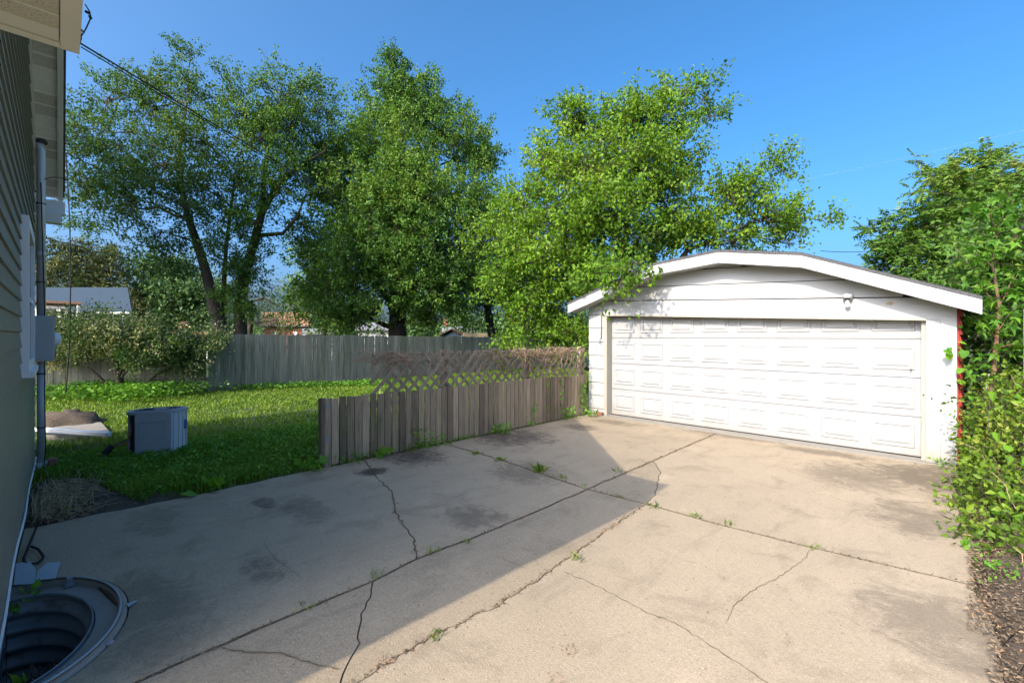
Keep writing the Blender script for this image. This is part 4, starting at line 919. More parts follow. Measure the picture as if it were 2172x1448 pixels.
tree('willow_tree', 'small airy tree with thin drooping branches right of the ivy trunk', P(540, 735, 26),
     [trk([(530, 735, .16), (531, 690, .13), (533, 640, .10), (560, 632, .07), (590, 650, .04)], 26)],
     [bl(*a) for a in [(560, 620, 26, 40, 35, 50), (590, 650, 26, 30, 32, 35), (545, 660, 26, 30, 35, 40), (575, 690, 26, 35, 20, 25), (605, 680, 26, 18, 25, 12)]],
     (.12, .2), 'leaf_far', 'bark_dark', n_leaf=11, spread=.16, twig_len=(.6, 1.1), droop=.9, wid=.3, up=-.3)
tree('spruce_tree', 'brownish green conifer behind the blue roofed house', P(150, 740, 38),
     [trk([(150, 740, .3), (150, 640, .25), (155, 560, .15), (160, 510, .05)], 38)],
     [bl(*a, k=1.4) for a in [(150, 520, 38, 18, 22, 40), (120, 560, 38, 35, 18, 60), (190, 560, 38, 45, 20, 80), (240, 550, 38, 22, 12, 26), (150, 590, 37.5, 60, 22, 110), (220, 600, 38, 40, 22, 80), (110, 620, 38, 40, 25, 70), (190, 640, 37, 60, 25, 100), (260, 640, 38, 40, 35, 80)]],
     (.25, .42), 'needle', 'bark_dark', n_leaf=14, spread=.2, twig_len=(.5, 1.2), wid=.22, up=0, droop=0)
tree('broadleaf_tree', 'pale green rounded tree far behind the left fence', P(350, 740, 42),
     [trk([(350, 740, .4), (350, 660, .3), (345, 600, .15)], 42)],
     [bl(*a, k=1.5) for a in [(330, 590, 42, 55, 32, 110), (390, 610, 42, 50, 40, 110), (300, 640, 41, 50, 35, 90), (360, 650, 41, 60, 40, 120), (430, 650, 42, 40, 45, 90), (330, 690, 41, 60, 25, 70), (410, 690, 42, 60, 25, 70)]],
     (.28, .42), 'leaf_far', n_leaf=13, spread=.3, twig_len=(.7, 1.3))
tree('broadleaf_tree', 'light green tree seen low through the gap beside the dark tree', P(985, 740, 38),
     [trk([(985, 735, .2), (985, 690, .15)], 38)], [bl(*a) for a in [(985, 675, 38, 35, 22, 70), (1020, 690, 38, 30, 18, 45), (965, 660, 40, 25, 20, 30)]],
     (.22, .34), 'leaf_far', n_leaf=12, spread=.25, twig_len=(.5, 1.0))
tree('broadleaf_tree', 'sunlit yellow green tree low behind the middle trunk', P(690, 740, 30),
     [trk([(690, 735, .2), (690, 690, .15), (695, 650, .1)], 30)], [bl(*a, k=1.5) for a in [(660, 640, 30, 32, 30, 60), (690, 610, 30, 30, 35, 60), (700, 670, 30, 45, 25, 60), (640, 600, 30, 14, 25, 20), (760, 690, 30, 40, 16, 40), (790, 660, 30, 35, 20, 40), (650, 550, 30, 20, 25, 24)]],
     (.16, .26), 'leaf_mid', n_leaf=12, spread=.2, twig_len=(.5, 1.0), vmean=.7)
V = []; Fs = []; LP = []; LA = []
for (px, top, w_) in [(540, 690, 60), (720, 668, 70), (800, 676, 60), (880, 664, 70), (960, 672, 60), (1060, 660, 80), (1160, 664, 80), (1260, 670, 70), (300, 680, 90), (1850, 640, 90), (1960, 620, 90), (2080, 630, 90)]:
    c = P(px, top + 14, 62); h_ = c.z; n_ = 2600; d = nrm(rng.normal(size=(n_, 3))) * rng.uniform(.5, 1, (n_, 1)); s_ = 62 / F
    LP.append(np.array([c.x, c.y, h_ * .55]) + d * np.array([w_ * s_ * .75, w_ * s_ * .75, h_ * .55]) + rng.normal(size=(n_, 3)) * .25); LA.append(rng.normal(size=(n_, 3)))
LP = np.concatenate(LP); V, Fc = leafgeo(LP, np.concatenate(LA), rng.uniform(.4, .7, len(LP)), .7, .25, .2)
tag(npmesh('distant_treeline', V, Fc, 'leaf_far', np.repeat(rng.uniform(0, 1, len(LP)), 4)), 'far-off belt of trees on the horizon', kind='stuff')
# unseen tree added off to the left, crown shaped to shade the fence
tree('added_shade_tree', 'large unseen tree added left of the house to shade the fence', (-18.2, -5.5, 0),
     [[(Vector((-18.2, -5.5, 0)), .4), (Vector((-18.1, -5.4, 4)), .32), (Vector((-18, -5.3, 9)), .15)]],
     [(Vector((-18.2 + a, -5.5 + b, 8.3 + c)), (1.5, 1.5, 1.5), 150) for a, b, c in [(-2.0, 0, 0), (0, 0, .2), (1.7, .3, 0), (-1.5, .4, 2.2), (1.4, .3, 2.3), (0, 0, 4.2), (1.6, 0, 3.6), (-2.4, 0, 2.6), (.2, .6, -1.8), (-2.0, .5, -1.8), (1.6, .3, -1.9), (-.2, 0, 2.2), (1.0, 0, 5.2)]],
     (.22, .34), 'leaf_mid', n_leaf=14, spread=.2, twig_len=(.4, .8))

# ------------------------------------------------------------------ honeysuckle by the fence
HB = 12.6
tree('honeysuckle', 'wide flowering honeysuckle bush spilling over the left board fence', G(262, 835),
     [[(G(265, 838), .10), (P(252, 800, HB), .085), (P(240, 760, HB), .08), (P(232, 725, HB), .06)], [(P(240, 760, HB), .06), (P(300, 730, HB + .3), .04), (P(380, 720, HB + .5), .02)]],
     [bl(*a, k=2.4) for a in [(110, 715, HB, 30, 24, 60), (160, 708, HB, 40, 22, 90), (220, 703, HB - .2, 45, 22, 100), (280, 705, HB, 45, 22, 100), (340, 720, HB + .3, 40, 28, 80), (400, 725, HB + .8, 35, 24, 60), (445, 720, HB + 1, 22, 18, 28), (120, 752, HB, 28, 12, 20), (275, 752, HB - .2, 16, 22, 26), (350, 755, HB + .4, 22, 18, 26), (408, 762, HB + .8, 20, 22, 28), (290, 780, HB - .1, 8, 18, 8), (190, 738, HB - .3, 36, 10, 30), (200, 680, HB + .6, 40, 18, 36)]],
     (.05, .085), 'leaf_honey', 'bark', n_leaf=16, spread=.07, twig_len=(.15, .4), cat='shrub', droop=.2, up=0, twig_r=.0025, vmean=.53)
# undergrowth along the fence foot
def undergrowth(name, label, region, n, hmax, size, mat='weed_leaf', kind='stuff'):
    pts = []
    for _ in range(n):
        px, py, s = random.choice(region); c = G(px, py); h = hmax * s
        pts.append((c.x + random.gauss(0, .32), c.y + random.gauss(0, .32), max(-.02, U(0, 1) ** .7 * h)))
    ax = np.stack([rng.normal(size=n), rng.normal(size=n), rng.uniform(-.1, .6, n)], 1)
    return leafcloud(name, mat, pts, size, label, None, kind, None, ax, .5, .65)
reg = [(x, 838 + U(-4, 10) - (x - 80) * .018, U(.5, 1)) for x in range(85, 420, 6)] + [(x, 842 + U(-6, 12), 1.0) for x in range(170, 330, 5)] + [(x, 826 - (x - 430) * .03, U(.15, .4)) for x in range(430, 820, 12)]
undergrowth('undergrowth', 'leafy green undergrowth along the foot of the board fence', reg, 8000, .42, (.05, .11))

# ------------------------------------------------------------------ right side: maple sapling, hedge, litter
def maple_leaf(seed):
    rr = random.Random(seed); spec_ = [(-150, .28), (-125, .50), (-100, .30), (-62, .82), (-38, .36), (-18, .55), (0, 1.0), (18, .55), (38, .36), (62, .82), (100, .30), (125, .50), (150, .28)]
    vs = [(0, 0, 0)]; fs = []
    for a, r_ in spec_:
        a = math.radians(a + rr.uniform(-4, 4)); r_ *= rr.uniform(.9, 1.08); vs.append((math.sin(a) * r_ * .72, math.cos(a) * r_ * .72, -.22 * r_ ** 2 + .06 * abs(math.sin(a))))
    n_ = len(spec_); fs = [(0, i + 1, i) for i in range(1, n_)]
    me = bpy.data.meshes.new('leaf'); me.from_pydata(vs, [], fs); a_ = me.attributes.new('v', 'FLOAT', 'POINT'); val = rr.uniform(0, 1)
    a_.data.foreach_set('value', [val] * len(vs)); me.materials.append(MATS['leaf_maple']); me.update(); return me
mleaf = [maple_leaf(k) for k in range(10)]
SB_ = Vector((.16, 8.45, 0))
sap = thing('maple_sapling', 'young maple with lobed leaves growing at the right garage corner', 'sapling', SB_)
stem = [SB_, SB_ + Vector((.0, .02, .8)), P(2108, 790, 5.95), P(2113, 720, 5.95), P(2120, 650, 5.95), P(2105, 560, 5.9), P(2120, 470, 5.9)]
MB().tube(stem, [.036, .034, .030, .026, .02, .014, .006], 8).build('trunk', 'bark_brown', sap, True)
bm_ = MB(); tips = []
for (px, py, D, px2, py2) in [(2113, 720, 5.95, 2060, 670, ), (2113, 715, 5.95, 2150, 655), (2118, 660, 5.95, 2070, 600), (2118, 650, 5.95, 2160, 580), (2108, 580, 5.9, 2060, 520), (2110, 560, 5.9, 2160, 500), (2115, 500, 5.9, 2090, 430), (2120, 480, 5.9, 2150, 425), (2108, 790, 5.95, 2075, 770), (2112, 740, 5.95, 2150, 730)]:
    a = P(px, py, D); b = P(px2, py2, D - .15); pts = curve_pts(a, b, 5, .08, .03); bm_.tube(pts, [.010, .008, .007, .006, .005, .003], 5, False); tips += pts[2:]
bm_.build('branches', 'bark_brown', sap, True)
for k in range(270):
    c = random.choice(tips) + Vector((random.gauss(0, .10), random.gauss(0, .10), random.gauss(0, .08) - .02))
    if c.x < -.12 and c.z < 2.2 and c.y > GY - .05: c.y = GY - .1
    place('leaf', random.choice(mleaf), sap, c, (U(-1.0, .3), U(-.5, .5), U(0, 6.28)), U(.10, .19))
# darker shrub mass behind, and the hedge along the drive
tree('shrub', 'dense dark shrub filling the gap behind the maple sapling', (.5, 10.2, 0), [[(Vector((.5, 10.2, 0)), .05), (Vector((.5, 10.2, 1.4)), .03)]],
     [(Vector(q), r_, n_) for q, r_, n_ in [((.35, 9.6, 1.1), (.4, .6, .6), 60), ((.55, 10.2, 1.9), (.5, .7, .6), 80), ((.9, 10.6, 2.6), (.6, .8, .7), 90), ((.3, 11.2, 2.4), (.4, .8, .7), 80), ((.9, 9.8, 1.2), (.5, .6, .7), 70), ((.7, 10.4, 3.3), (.6, .7, .5), 60), ((.5, 11.8, 3.2), (.5, .8, .7), 70)]],
     (.08, .14), 'leaf_mid', n_leaf=14, spread=.09, twig_len=(.2, .5), cat='shrub', limbs=False)
fr = thing('side_fence', 'weathered brown plank fence behind the maple sapling at right', 'fence', (.62, 9.4, 0))
for k in range(16):
    y = 8.75 + k * .15
    MB().box(.60 + U(-.008, .008), .622, y, y + .138, -.05, 1.5 + U(-.03, .03)).build('fence_board', 'picket_wood', fr)
MB().box(.47, .56, 8.58, 8.67, -.05, 2.0).build('post', 'fence_grey', fr)
MB().box(.56, .60, 8.6, 11.1, 1.1, 1.19).build('rail', 'picket_wood', fr)
tag(MB().tube([(.02, 8.62, 0), (.10, 8.72, .55), (.2, 8.8, 1.15)], .035, 8).build('leaning_pole', 'trim_white', smooth=True), 'old pale pole leaning in the weeds beside the garage corner', 'pole')
hedge_blobs = [(2155, 860, 5.4, 36, 40, 90), (2145, 905, 5.6, 18, 26, 60), (2165, 930, 4.9, 34, 46, 130), (2145, 960, 5.0, 24, 36, 110), (2105, 975, 5.5, 10, 8, 16), (2150, 1020, 4.5, 40, 55, 120), (2128, 1040, 4.6, 18, 30, 70), (2165, 1100, 4.0, 35, 50, 100), (2140, 1105, 4.2, 18, 30, 40), (2168, 1180, 3.6, 20, 35, 60), (2190, 1250, 3.3, 20, 40, 50), (2150, 1150, 3.9, 16, 20, 30), (2175, 830, 5.3, 30, 30, 60), (2185, 1000, 4.6, 30, 90, 100)]
hedge = tree('hedge', 'overgrown yellow green hedge along the right driveway edge', (.55, 6.5, 0), [[(Vector((.6, 6.5, 0)), .03), (Vector((.6, 6.5, .6)), .015)]],
     [bl(*a) for a in hedge_blobs], (.035, .075), 'leaf_hedge', n_leaf=14, spread=.055, twig_len=(.1, .3), cat='hedge', limbs=False, twig_r=.0035, up=.3)
mb = MB()
for k in range(90):
    px, py, D, rx, ry, _ = random.choice(hedge_blobs); p = P(px + U(-25, 25), py + U(-30, 30), D - .12); d = Vector((U(-.5, .5), U(-1, 1), U(-.6, .8))).normalized()
    mb.tube(curve_pts(p, p + d * U(.15, .5), 4, .1, .05), .003, 3, False)
mb.build('dry_stems', 'dead_vine', hedge)
hl = thing('bindweed', 'large heart shaped leaves hanging on the hedge and garage corner', 'creeper', (.2, 8.0, 0))
def heart(seed):
    rr = random.Random(seed); out = [(0, 0), (.22, -.12), (.42, .02), (.46, .28), (.32, .62), (0, 1.0), (-.32, .62), (-.46, .28), (-.42, .02), (-.22, -.12)]
    vs = [(x_, y_, -.10 * (x_ * x_ * 4) ** .7 + .02) for x_, y_ in out] + [(0, .35, .05)]
    me = bpy.data.meshes.new('leaf'); me.from_pydata(vs, [], [(10, (i + 1) % 10, i) for i in range(10)]); a_ = me.attributes.new('v', 'FLOAT', 'POINT'); a_.data.foreach_set('value', [rr.uniform(.3, 1)] * 11)
    me.materials.append(MATS['leaf_maple']); me.update(); return me
hts = [heart(k) for k in range(5)]
for (px, py, D, n_, sp) in [(2035, 745, 5.75, 5, .10), (2045, 790, 5.7, 4, .08), (2020, 735, 5.7, 3, .06), (2150, 960, 4.3, 16, .2), (2165, 1060, 3.9, 14, .18), (2140, 1120, 3.9, 8, .12), (2060, 880, 5.4, 6, .1), (2035, 700, 5.8, 3, .06), (2150, 850, 5.0, 10, .15)]:
    for _ in range(n_):
        c = P(px, py, D) + Vector((random.gauss(0, sp * .5), random.gauss(0, sp * .5), random.gauss(0, sp)))
        place('leaf', random.choice(hts), hl, c, (U(-1.6, -.5), U(-.4, .4), U(-.6, 1.9) + math.pi), U(.06, .11))
# leaf litter
def litter(name, n, fx, label, size=(.010, .034)):
    p = np.array([fx() for _ in range(n)]); ax = np.stack([rng.normal(size=n), rng.normal(size=n), rng.normal(size=n) * .25], 1)
    V, Fc = leafgeo(p, ax, rng.uniform(*size, n), .45, .3, .8)
    return tag(npmesh(name, V, Fc, 'litter_leaf', np.repeat(np.clip(rng.beta(1.6, 2.6, n), 0, 1), 4)), label, kind='stuff')
litter('leaf_litter', 9000, lambda: (lambda y: (.05 + abs(random.gauss(0, .22)) - .06 + (.08 if y < 3.6 else 0), y, .015 + U(0, .035)))(U(1.8, 8.0)), 'dry brown leaf litter along the right driveway edge')
litter('leaf_litter', 500, lambda: (FX + .02 + abs(random.gauss(0, .07)), U(2.3, 8.0), .008 + U(0, .012)), 'dead leaves gathered at the foot of the picket fence', (.012, .035))
litter('leaf_litter', 900, lambda: (U(-7.2, -5.72), -.12 + abs(random.gauss(0, .22)), .01 + U(0, .05)), 'dead leaves on the bare soil by the house wall', (.02, .05))
litter('driveway_debris', 520, lambda: (U(-5.6, -.1), U(.2, 7.9), .008), 'tiny bits of leaf and grit scattered over the driveway', (.006, .018))
def along(lines, n, wid, zz=.004):
    segs = [(a, b) for L in lines for a, b in zip(L[:-1], L[1:])]; w = np.array([(b - a).length for a, b in segs]); idx = rng.choice(len(segs), n, p=w / w.sum()); out = []
    for i in idx:
        a, b = segs[i]; p = a.lerp(b, R()); out.append((p.x + random.gauss(0, wid), p.y + random.gauss(0, wid), zz + U(-.012, .003)))
    return out
jp = along([J1f, J1f, J1n, J1m, J1e, J2l, J2l, J2a, J2r, C3, C3, C1], 3600, .011)
it = iter(jp)
litter('joint_debris', 3600, lambda: next(it), 'brown plant debris lying in the driveway joints and cracks', (.010, .028))

# dry grass heap by wall
mb = MB()
for k in range(420):
    c = Vector((U(-6.9, -5.75), WALL_Y + .05 + abs(random.gauss(0, .16)), 0)); d = Vector((U(-.6, .6), U(-.2, .8), U(.1, 1))).normalized(); L = U(.12, .38)
    p1 = c + d * L * .6; p2 = p1 + Vector((U(-.15, .15), U(-.05, .2), U(-.16, .02))); p2.z = max(.0, p2.z)
    mb.tube([c, p1, p2], [.003, .0025, .0015], 3, False)
tag(mb.build('dry_grass_heap', 'straw'), 'heap of dry straw coloured grass against the house wall', 'dry grass')

# weeds: each clump one plant
def weed(px, py, label, n=16, size=(.05, .12), h=.1, grassy=False, cat='weed', spread=.03, mat='weed_leaf', z=0.0):
    c = G(px, py); k = n; a = rng.uniform(0, 2 * math.pi, k); el = rng.uniform(.25, 1.3, k)
    ax = np.stack([np.cos(a) * np.cos(el), np.sin(a) * np.cos(el), np.sin(el)], 1)
    pos = np.array([[c.x, c.y, z - .005]]) + np.stack([rng.normal(0, spread, k), rng.normal(0, spread, k), np.zeros(k) if grassy else rng.uniform(0, h, k)], 1)
    V, Fc = leafgeo(pos, ax, rng.uniform(*size, k), .10 if grassy else .6, .2, .3)
    if not grassy and n <= 25:
        t = thing('weed', label, cat, (c.x, c.y, 0), 'weeds along the driveway'); vv = rng.uniform(.2, .9, k)
        for i in range(k): npmesh('leaf', V[i * 4:i * 4 + 4], np.array([[0, 2, 1], [0, 3, 2]]), mat, np.full(4, vv[i]), t)
        return t
    t = thing('grass_tuft' if grassy else 'weed', label, 'grass tuft' if grassy else cat, (c.x, c.y, 0), 'plants growing in the concrete joints' if grassy else 'weeds along the driveway')
    tag(npmesh('blades' if grassy else 'foliage', V, Fc, 'grass_blade' if grassy else mat, np.repeat(rng.uniform(.2, .9, k), 4), t), kind='stuff')
    return t
weed(812, 972, 'broad leaved weed at the foot of the near pickets', 9, (.10, .2), .08, spread=.04)
weed(895, 953, 'bushy weed against the pickets left of the joint', 90, (.03, .07), .28, spread=.10)
weed(935, 945, 'low weed clump beside the bushy weed at the pickets', 60, (.03, .06), .14, spread=.10)
weed(1060, 920, 'green weed clump at the middle of the picket fence foot', 50, (.05, .10), .14, spread=.09)
weed(1130, 905, 'tall spindly weed against the far pickets', 60, (.03, .07), .42, spread=.06)
weed(1205, 890, 'weed tuft near the far end of the picket fence', 60, (.04, .08), .25, spread=.09)
weed(1258, 884, 'small leafy weed at the garage corner beside the brick', 30, (.05, .10), .12, spread=.06)
weed(740, 984, 'scrubby weed at the foot of the gate post pickets', 50, (.03, .06), .12, spread=.12)
weed(450, 1040, 'large leaved dock weed on the concrete edge', 12, (.10, .2), .06, spread=.06)
weed(665, 1000, 'leafy weed beside the gate post at the concrete edge', 22, (.08, .18), .1, spread=.10)
weed(150, 1085, 'small bright weed in the soil by the dry grass', 10, (.06, .13), .04, spread=.02)
weed(48, 1262, 'green sprout growing inside the window well by the wall', 14, (.05, .10), .12, spread=.05, z=-.12)
weed(22, 1440, 'small green plant at the bottom left corner in the window well', 12, (.05, .09), .08, spread=.04, z=-.1)
weed(2045, 1165, 'single pointed weed leaf cluster on the litter at right', 8, (.05, .10), .04, spread=.03)
weed(2120, 1230, 'green weed at the right edge near the bottom of the hedge', 60, (.02, .05), .12, spread=.07)
weed(2000, 988, 'low weeds sprouting at the right garage post', 70, (.02, .05), .09, spread=.07)
for (px, py, n_, s_, lb) in [(1142, 999, 60, .16, 'largest grass tuft in the cross joint by the shaded slab'), (1192, 1014, 18, .08, 'grass tuft in the cross joint right of the largest tuft'), (1010, 962, 40, .09, 'sparse grass along the left part of the cross joint'),
                             (1060, 976, 40, .09, 'sparse grass in the cross joint left of the largest tuft'), (1240, 1030, 10, .06, 'small grass tuft at the crossing of the two joints'), (1310, 1052, 16, .06, 'grass sprouts in the joint at the shadow edge'), (990, 1150, 10, .07, 'grass tuft in the long joint above the shadow'), (920, 1172, 16, .08, 'dry grass tuft in the long joint near the crack end'),
                             (800, 1222, 16, .07, 'grass tuft in the long joint beside the forked crack'), (660, 1285, 12, .06, 'grass tuft in the long joint toward the window well'), (1475, 1095, 22, .07, 'grass tuft in the sunlit cross joint'), (1550, 1112, 18, .07, 'tiny sprout in the sunlit cross joint'), (1215, 1185, 9, .09, 'green blade tuft in the sunlit crack'),
                             (920, 1352, 24, .06, 'little yellow green plant in the lower crack'), (1725, 1162, 18, .06, 'tiny weed in the right part of the cross joint'), (1310, 1000, 14, .10, 'grass blades in the long joint at the shadow corner'), (1385, 1075, 20, .08, 'dry sprouts where the crack meets the cross joint')]:
    weed(px, py, lb, n_, (s_ * .5, s_), 0, True, spread=.03)
def dry(px, py, label, n=24, s=.05):
    c = G(px, py); mb = MB()
    for k in range(n):
        d = Vector((U(-1, 1), U(-1, 1), U(0, .35))).normalized(); p = Vector((c.x + random.gauss(0, .03), c.y + random.gauss(0, .03), .006)); mb.tube([p, p + d * s * U(.3, 1)], [.002, .001], 3, False)
    t = thing('dead_sprig', label, 'debris', (c.x, c.y, 0)); tag(mb.build('twigs', 'dead_vine', t), kind='stuff')
dry(820, 1405, 'dry yellow sprig in the crack at the bottom'); dry(1208, 1383, 'dark dry leaf curl on the sunlit concrete', 20, .035); dry(1180, 1440, 'brown twig bits at the bottom edge of the picture', 14, .05); dry(1305, 1115, 'dry sprig at the sunlit crack', 16, .035); dry(400, 1368, 'dark twig lying across the joint near the window well', 6, .09)
rock('pebble', G(232, 1364) + Vector((0, 0, .006)), .022, 'pale pebble next to the window well rim', sq=.6, cat='pebble')

# ------------------------------------------------------------------ houses beyond the fence
def quadslab(pts, t):
    a, b, c, d = [Vector(p) for p in pts]; n_ = (b - a).cross(d - a).normalized() * t
    return MB().hexa([a, b, c, d, a + n_, b + n_, c + n_, d + n_])
def far_house(name, label, pxl, pxr, D, eave_y, ridge_y, wall_mat, roof_mat, depth=6, slope_back=True, ov=8):
    o = thing(name, label, 'house', P((pxl + pxr) / 2, 714, D) - Vector((0, 0, CH)))
    a, b = P(pxl, eave_y, D), P(pxr, eave_y, D); fwv = Vector((b.x, b.y, 0)).normalized() + Vector((b.x - a.x, b.y - a.y, 0)).normalized() * -.06; z = Vector((0, 0, 1))
    mb = MB(); p = [a, b, b + fwv * depth, a + fwv * depth]
    mb.hexa([Vector((q.x, q.y, -.1)) for q in p] + [Vector((q.x, q.y, a.z - .02)) for q in p]).build('wall', wall_mat, o)
    rz = P(pxl, ridge_y, D + depth / 2).z; s = D / F
    ra, rb = a + fwv * depth / 2, b + fwv * depth / 2; ra.z = rb.z = rz
    u = (b - a).normalized() * ov * s; e = -fwv * .5
    quadslab([a - u + e, b + u + e, rb + u, ra - u], -.12).build('roof', roof_mat, o)
    a2, b2 = a + fwv * depth, b + fwv * depth
    quadslab([rb + u, ra - u, a2 - u - e, b2 + u - e][::1], .12).build('rear_roof', roof_mat, o)
    MB().add([a, a2, ra], [(0, 1, 2)]).add([b, b2, rb], [(0, 1, 2)]).build('gable', wall_mat, o)
    return o
nh = far_house('neighbour_house', 'low green neighbour house with blue grey shingle roof at left', 40, 262, 26, 661, 612, 'far_siding', 'far_blue_roof', 6, ov=16)
p0, p1 = P(40, 640, 24.4), P(172, 645, 24.4); porch = MB()
MB().hexa([P(40, 646, 24.6), P(170, 651, 24.6), P(172, 645, 24.2), P(40, 640, 24.2), P(40, 636, 24.6), P(170, 641, 24.6), P(172, 640, 24.2), P(40, 635, 24.2)]).build('porch_beam', 'far_brown', nh)
pw = MB().add([P(60, 653, 24.7), P(136, 653, 24.7), P(136, 700, 24.7), P(60, 700, 24.7)], [(0, 1, 2, 3)]).build('porch_window', 'glass_dark', nh)
def bar(x0, y0, x1, y1, D, nm, par, mat='far_white', t=.06):
    a = P(x0, y0, D); b = P(x1, y1, D); rt3 = Vector((RT[0], RT[1], 0)); f3 = Vector((FW[0], FW[1], 0)); 
    MB().hexa([Vector((q.x, q.y, zz)) + f3 * k for zz in (b.z, a.z) for q, k in ((a, 0), (b, 0), (b, t), (a, t))]).build(nm, mat, par)
bar(60, 648, 142, 654, 24.6, 'window_frame', pw); bar(120, 654, 128, 700, 24.6, 'window_frame', pw); bar(136, 654, 143, 700, 24.6, 'window_frame', pw); bar(74, 654, 79, 700, 24.6, 'window_frame', pw)
MB().tube([P(168, 648, 24.3), P(164, 690, 24.3)], .09, 6).build('downspout', 'far_white', nh)
MB().tube([P(264, 664, 25.4), P(263, 700, 25.4)], .08, 6).build('downspout', 'far_white', nh)
MB().tube([P(205, 664, 25.3), P(276, 664, 25.3)], .07, 6).build('gutter', 'far_white', nh)
bh = far_house('brick_house', 'red brick house with orange roof far beyond the fence', 560, 652, 46, 689, 662, 'brick_red', 'roof_orange', 8)
for (x0, x1) in ((582, 592), (622, 630), (640, 647)): bar(x0, 703, x1, 711, 45.8, 'window', bh, 'far_white')
bar(552, 690, 662, 692, 45.4, 'gutter', bh, 'roof_grey')
far_house('white_house', 'white house with pale roof seen behind the middle trunk', 760, 828, 40, 698, 684, 'far_white', 'roof_grey', 6)
far_house('shed', 'low pale grey shed roof just above the fence left of the middle tree', 648, 705, 32, 705, 697, 'far_white', 'roof_grey', 3)
gh = far_house('grey_house', 'grey roofed house with red chimney right of the middle tree', 945, 1000, 44, 702, 690, 'far_white', 'roof_grey', 6)
bar(941, 676, 950, 700, 46, 'chimney', gh, 'brick_red', .5)
a = P(940, 711, 34); b = P(978, 711, 34); c = P(958, 701, 34); f3 = Vector((FW[0], FW[1], 0))
sh_ = thing('garden_shed', 'small gabled shed with blue grey front above the fence', 'shed', Vector((c.x, c.y, 0)))
MB().add([a, b, c, a + f3 * 3, b + f3 * 3, c + f3 * 3, Vector((a.x, a.y, 0)), Vector((b.x, b.y, 0))], [(0, 1, 2), (3, 5, 4), (0, 2, 5, 3), (1, 4, 5, 2), (6, 7, 1, 0)]).build('wall', 'far_blue_roof', sh_)
quadslab([a - f3 * .2 - Vector((RT[0], RT[1], 0)) * .3 + Vector((0, 0, -.05)), c - f3 * .2 + Vector((0, 0, .08)), c + f3 * 3 + Vector((0, 0, .08)), a + f3 * 3], .06).build('roof', 'far_brown', sh_)
quadslab([c - f3 * .2 + Vector((0, 0, .08)), b - f3 * .2 + Vector((RT[0], RT[1], 0)) * .3 + Vector((0, 0, -.05)), b + f3 * 3, c + f3 * 3 + Vector((0, 0, .08))], .06).build('roof', 'far_brown', sh_)
tf = thing('tan_fence', 'tan board fence far behind, right of the garden shed', 'fence', P(1010, 714, 30) - Vector((0, 0, CH)))
for k in range(12):
    a = P(984 + k * 5.2, 706, 30); d = Vector((RT[0], RT[1], 0)); MB().obox((a.x, a.y, a.z / 2), d * .075, Vector((FW[0], FW[1], 0)) * .01, Vector((0, 0, a.z / 2))).build('fence_board', 'fence_tan', tf)
tag(MB().lathe(P(393, 714, 30) - Vector((0, 0, CH)), [(.3, 0), (.3, 1.8), (.34, 2.0), (.34, 2.45), (.25, 2.6), (.1, 2.65)], 12).build('vent_stack', 'far_brown', smooth=True), 'dark brown round chimney pot above the left fence', 'chimney')
far_house('far_roof_house', 'house with pale orange roof edge behind the left fence top', 370, 440, 36, 712, 703, 'far_white', 'roof_orange', 4)
up_ = thing('utility_pole', 'wooden utility pole far beyond the fence', 'pole', P(614, 714, 55) - Vector((0, 0, CH)))
b0 = P(614, 714, 55); MB().tube([(b0.x, b0.y, 0), P(614, 612, 55)], [.16, .12], 8).build('post', 'pole_wood', up_, True)
bar(604, 616, 624, 618, 55, 'crossarm', up_, 'pole_wood', .1)

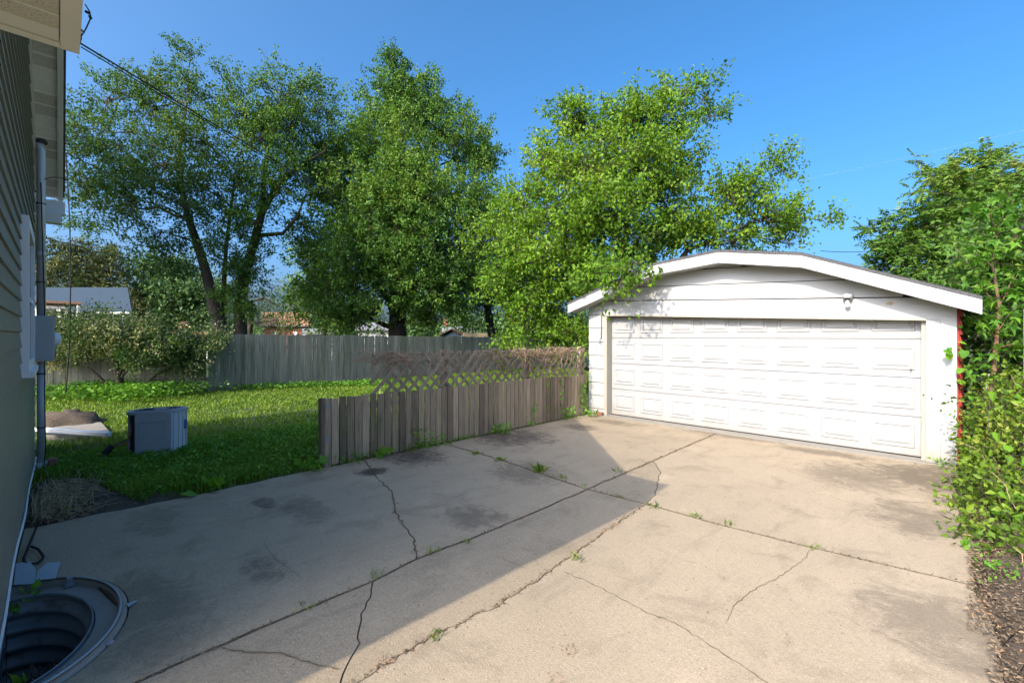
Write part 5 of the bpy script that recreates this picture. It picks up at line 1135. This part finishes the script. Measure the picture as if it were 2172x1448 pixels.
# ------------------------------------------------------------------ wires
def wire(name, a, b, sag, r, label, mat='cable', n=24):
    a, b = Vector(a), Vector(b); pts = [a.lerp(b, t) + Vector((0, 0, -sag * 4 * t * (1 - t))) for t in np.linspace(0, 1, n)]
    return tag(MB().tube(pts, r, 5, False).build(name, mat, smooth=True), label, 'cable')
A0 = P(170, 92, 1.90)
wire('service_cable', A0, P(1065, 605, 34), .25, .0038, 'black service cable running from the house eave over the yard')
wire('service_cable', P(172, 100, 1.92), P(1062, 603, 34), .28, .0026, 'thinner second strand beside the black service cable')
wire('telephone_wire', P(100, 505, 14), P(640, 640, 50), .15, .012, 'thin wire sagging past the conifer to the utility pole')
wire('telephone_wire', P(140, 325, 8), P(520, 470, 22), .2, .008, 'thin wire crossing in front of the left tree crown')
wire('power_line', P(300, 560, 55), P(614, 614, 55), .3, .03, 'distant power line left of the utility pole')
wire('power_line', P(560, 594, 60), P(800, 606, 60), .3, .03, 'upper distant power line right of the utility pole')
wire('power_line', P(560, 603, 58), P(800, 615, 58), .3, .03, 'lower distant power line right of the utility pole')
wire('power_line', P(1690, 384, 40), P(2260, 255, 26), .1, .007, 'thin pale wire high in the sky at upper right', 'cable_pale')
wire('power_line', P(1740, 532, 30), P(1900, 527, 30), .15, .02, 'short wire above the garage roof at right')
# drooping cable near the house and insulator hardware at the eave
mb = MB(); mb.tube([P(140, 325, 8), P(148, 470, 8), P(150, 600, 8), P(147, 740, 8), P(140, 830, 8)], .010, 5, False)
tag(mb.build('hanging_cable', 'cable', smooth=True), 'black cable hanging straight down left of the flowering bush', 'cable')
ins = thing('cable_anchor', 'bent cable anchor and splices fixed to the eave corner', 'bracket', A0)
MB().tube([P(181, 10, 1.62), P(190, 25, 1.62), P(193, 38, 1.64), P(182, 62, 1.68), P(172, 78, 1.78), P(170, 92, 1.90)], .0022, 5).build('wire_loop', 'cable', ins, True)
MB().tube([P(182, 25, 1.63), P(188, 28, 1.63)], .005, 6).build('splice', 'black_rubber', ins, True)
MB().tube([P(190, 34, 1.63), P(193, 40, 1.63)], .0045, 6).build('splice', 'black_rubber', ins, True)
MB().tube([P(178, 70, 1.72), P(170, 60, 1.74), P(172, 85, 1.8)], .003, 6).build('hook', 'brown_edge', ins, True)
wire('soffit_wire', (PX + .05, PY + .03, 3.55), (PX - .1, RAKE_Y + .04, 3.62), -.03, .005, 'thin wire from the conduit pipe to the rake board')
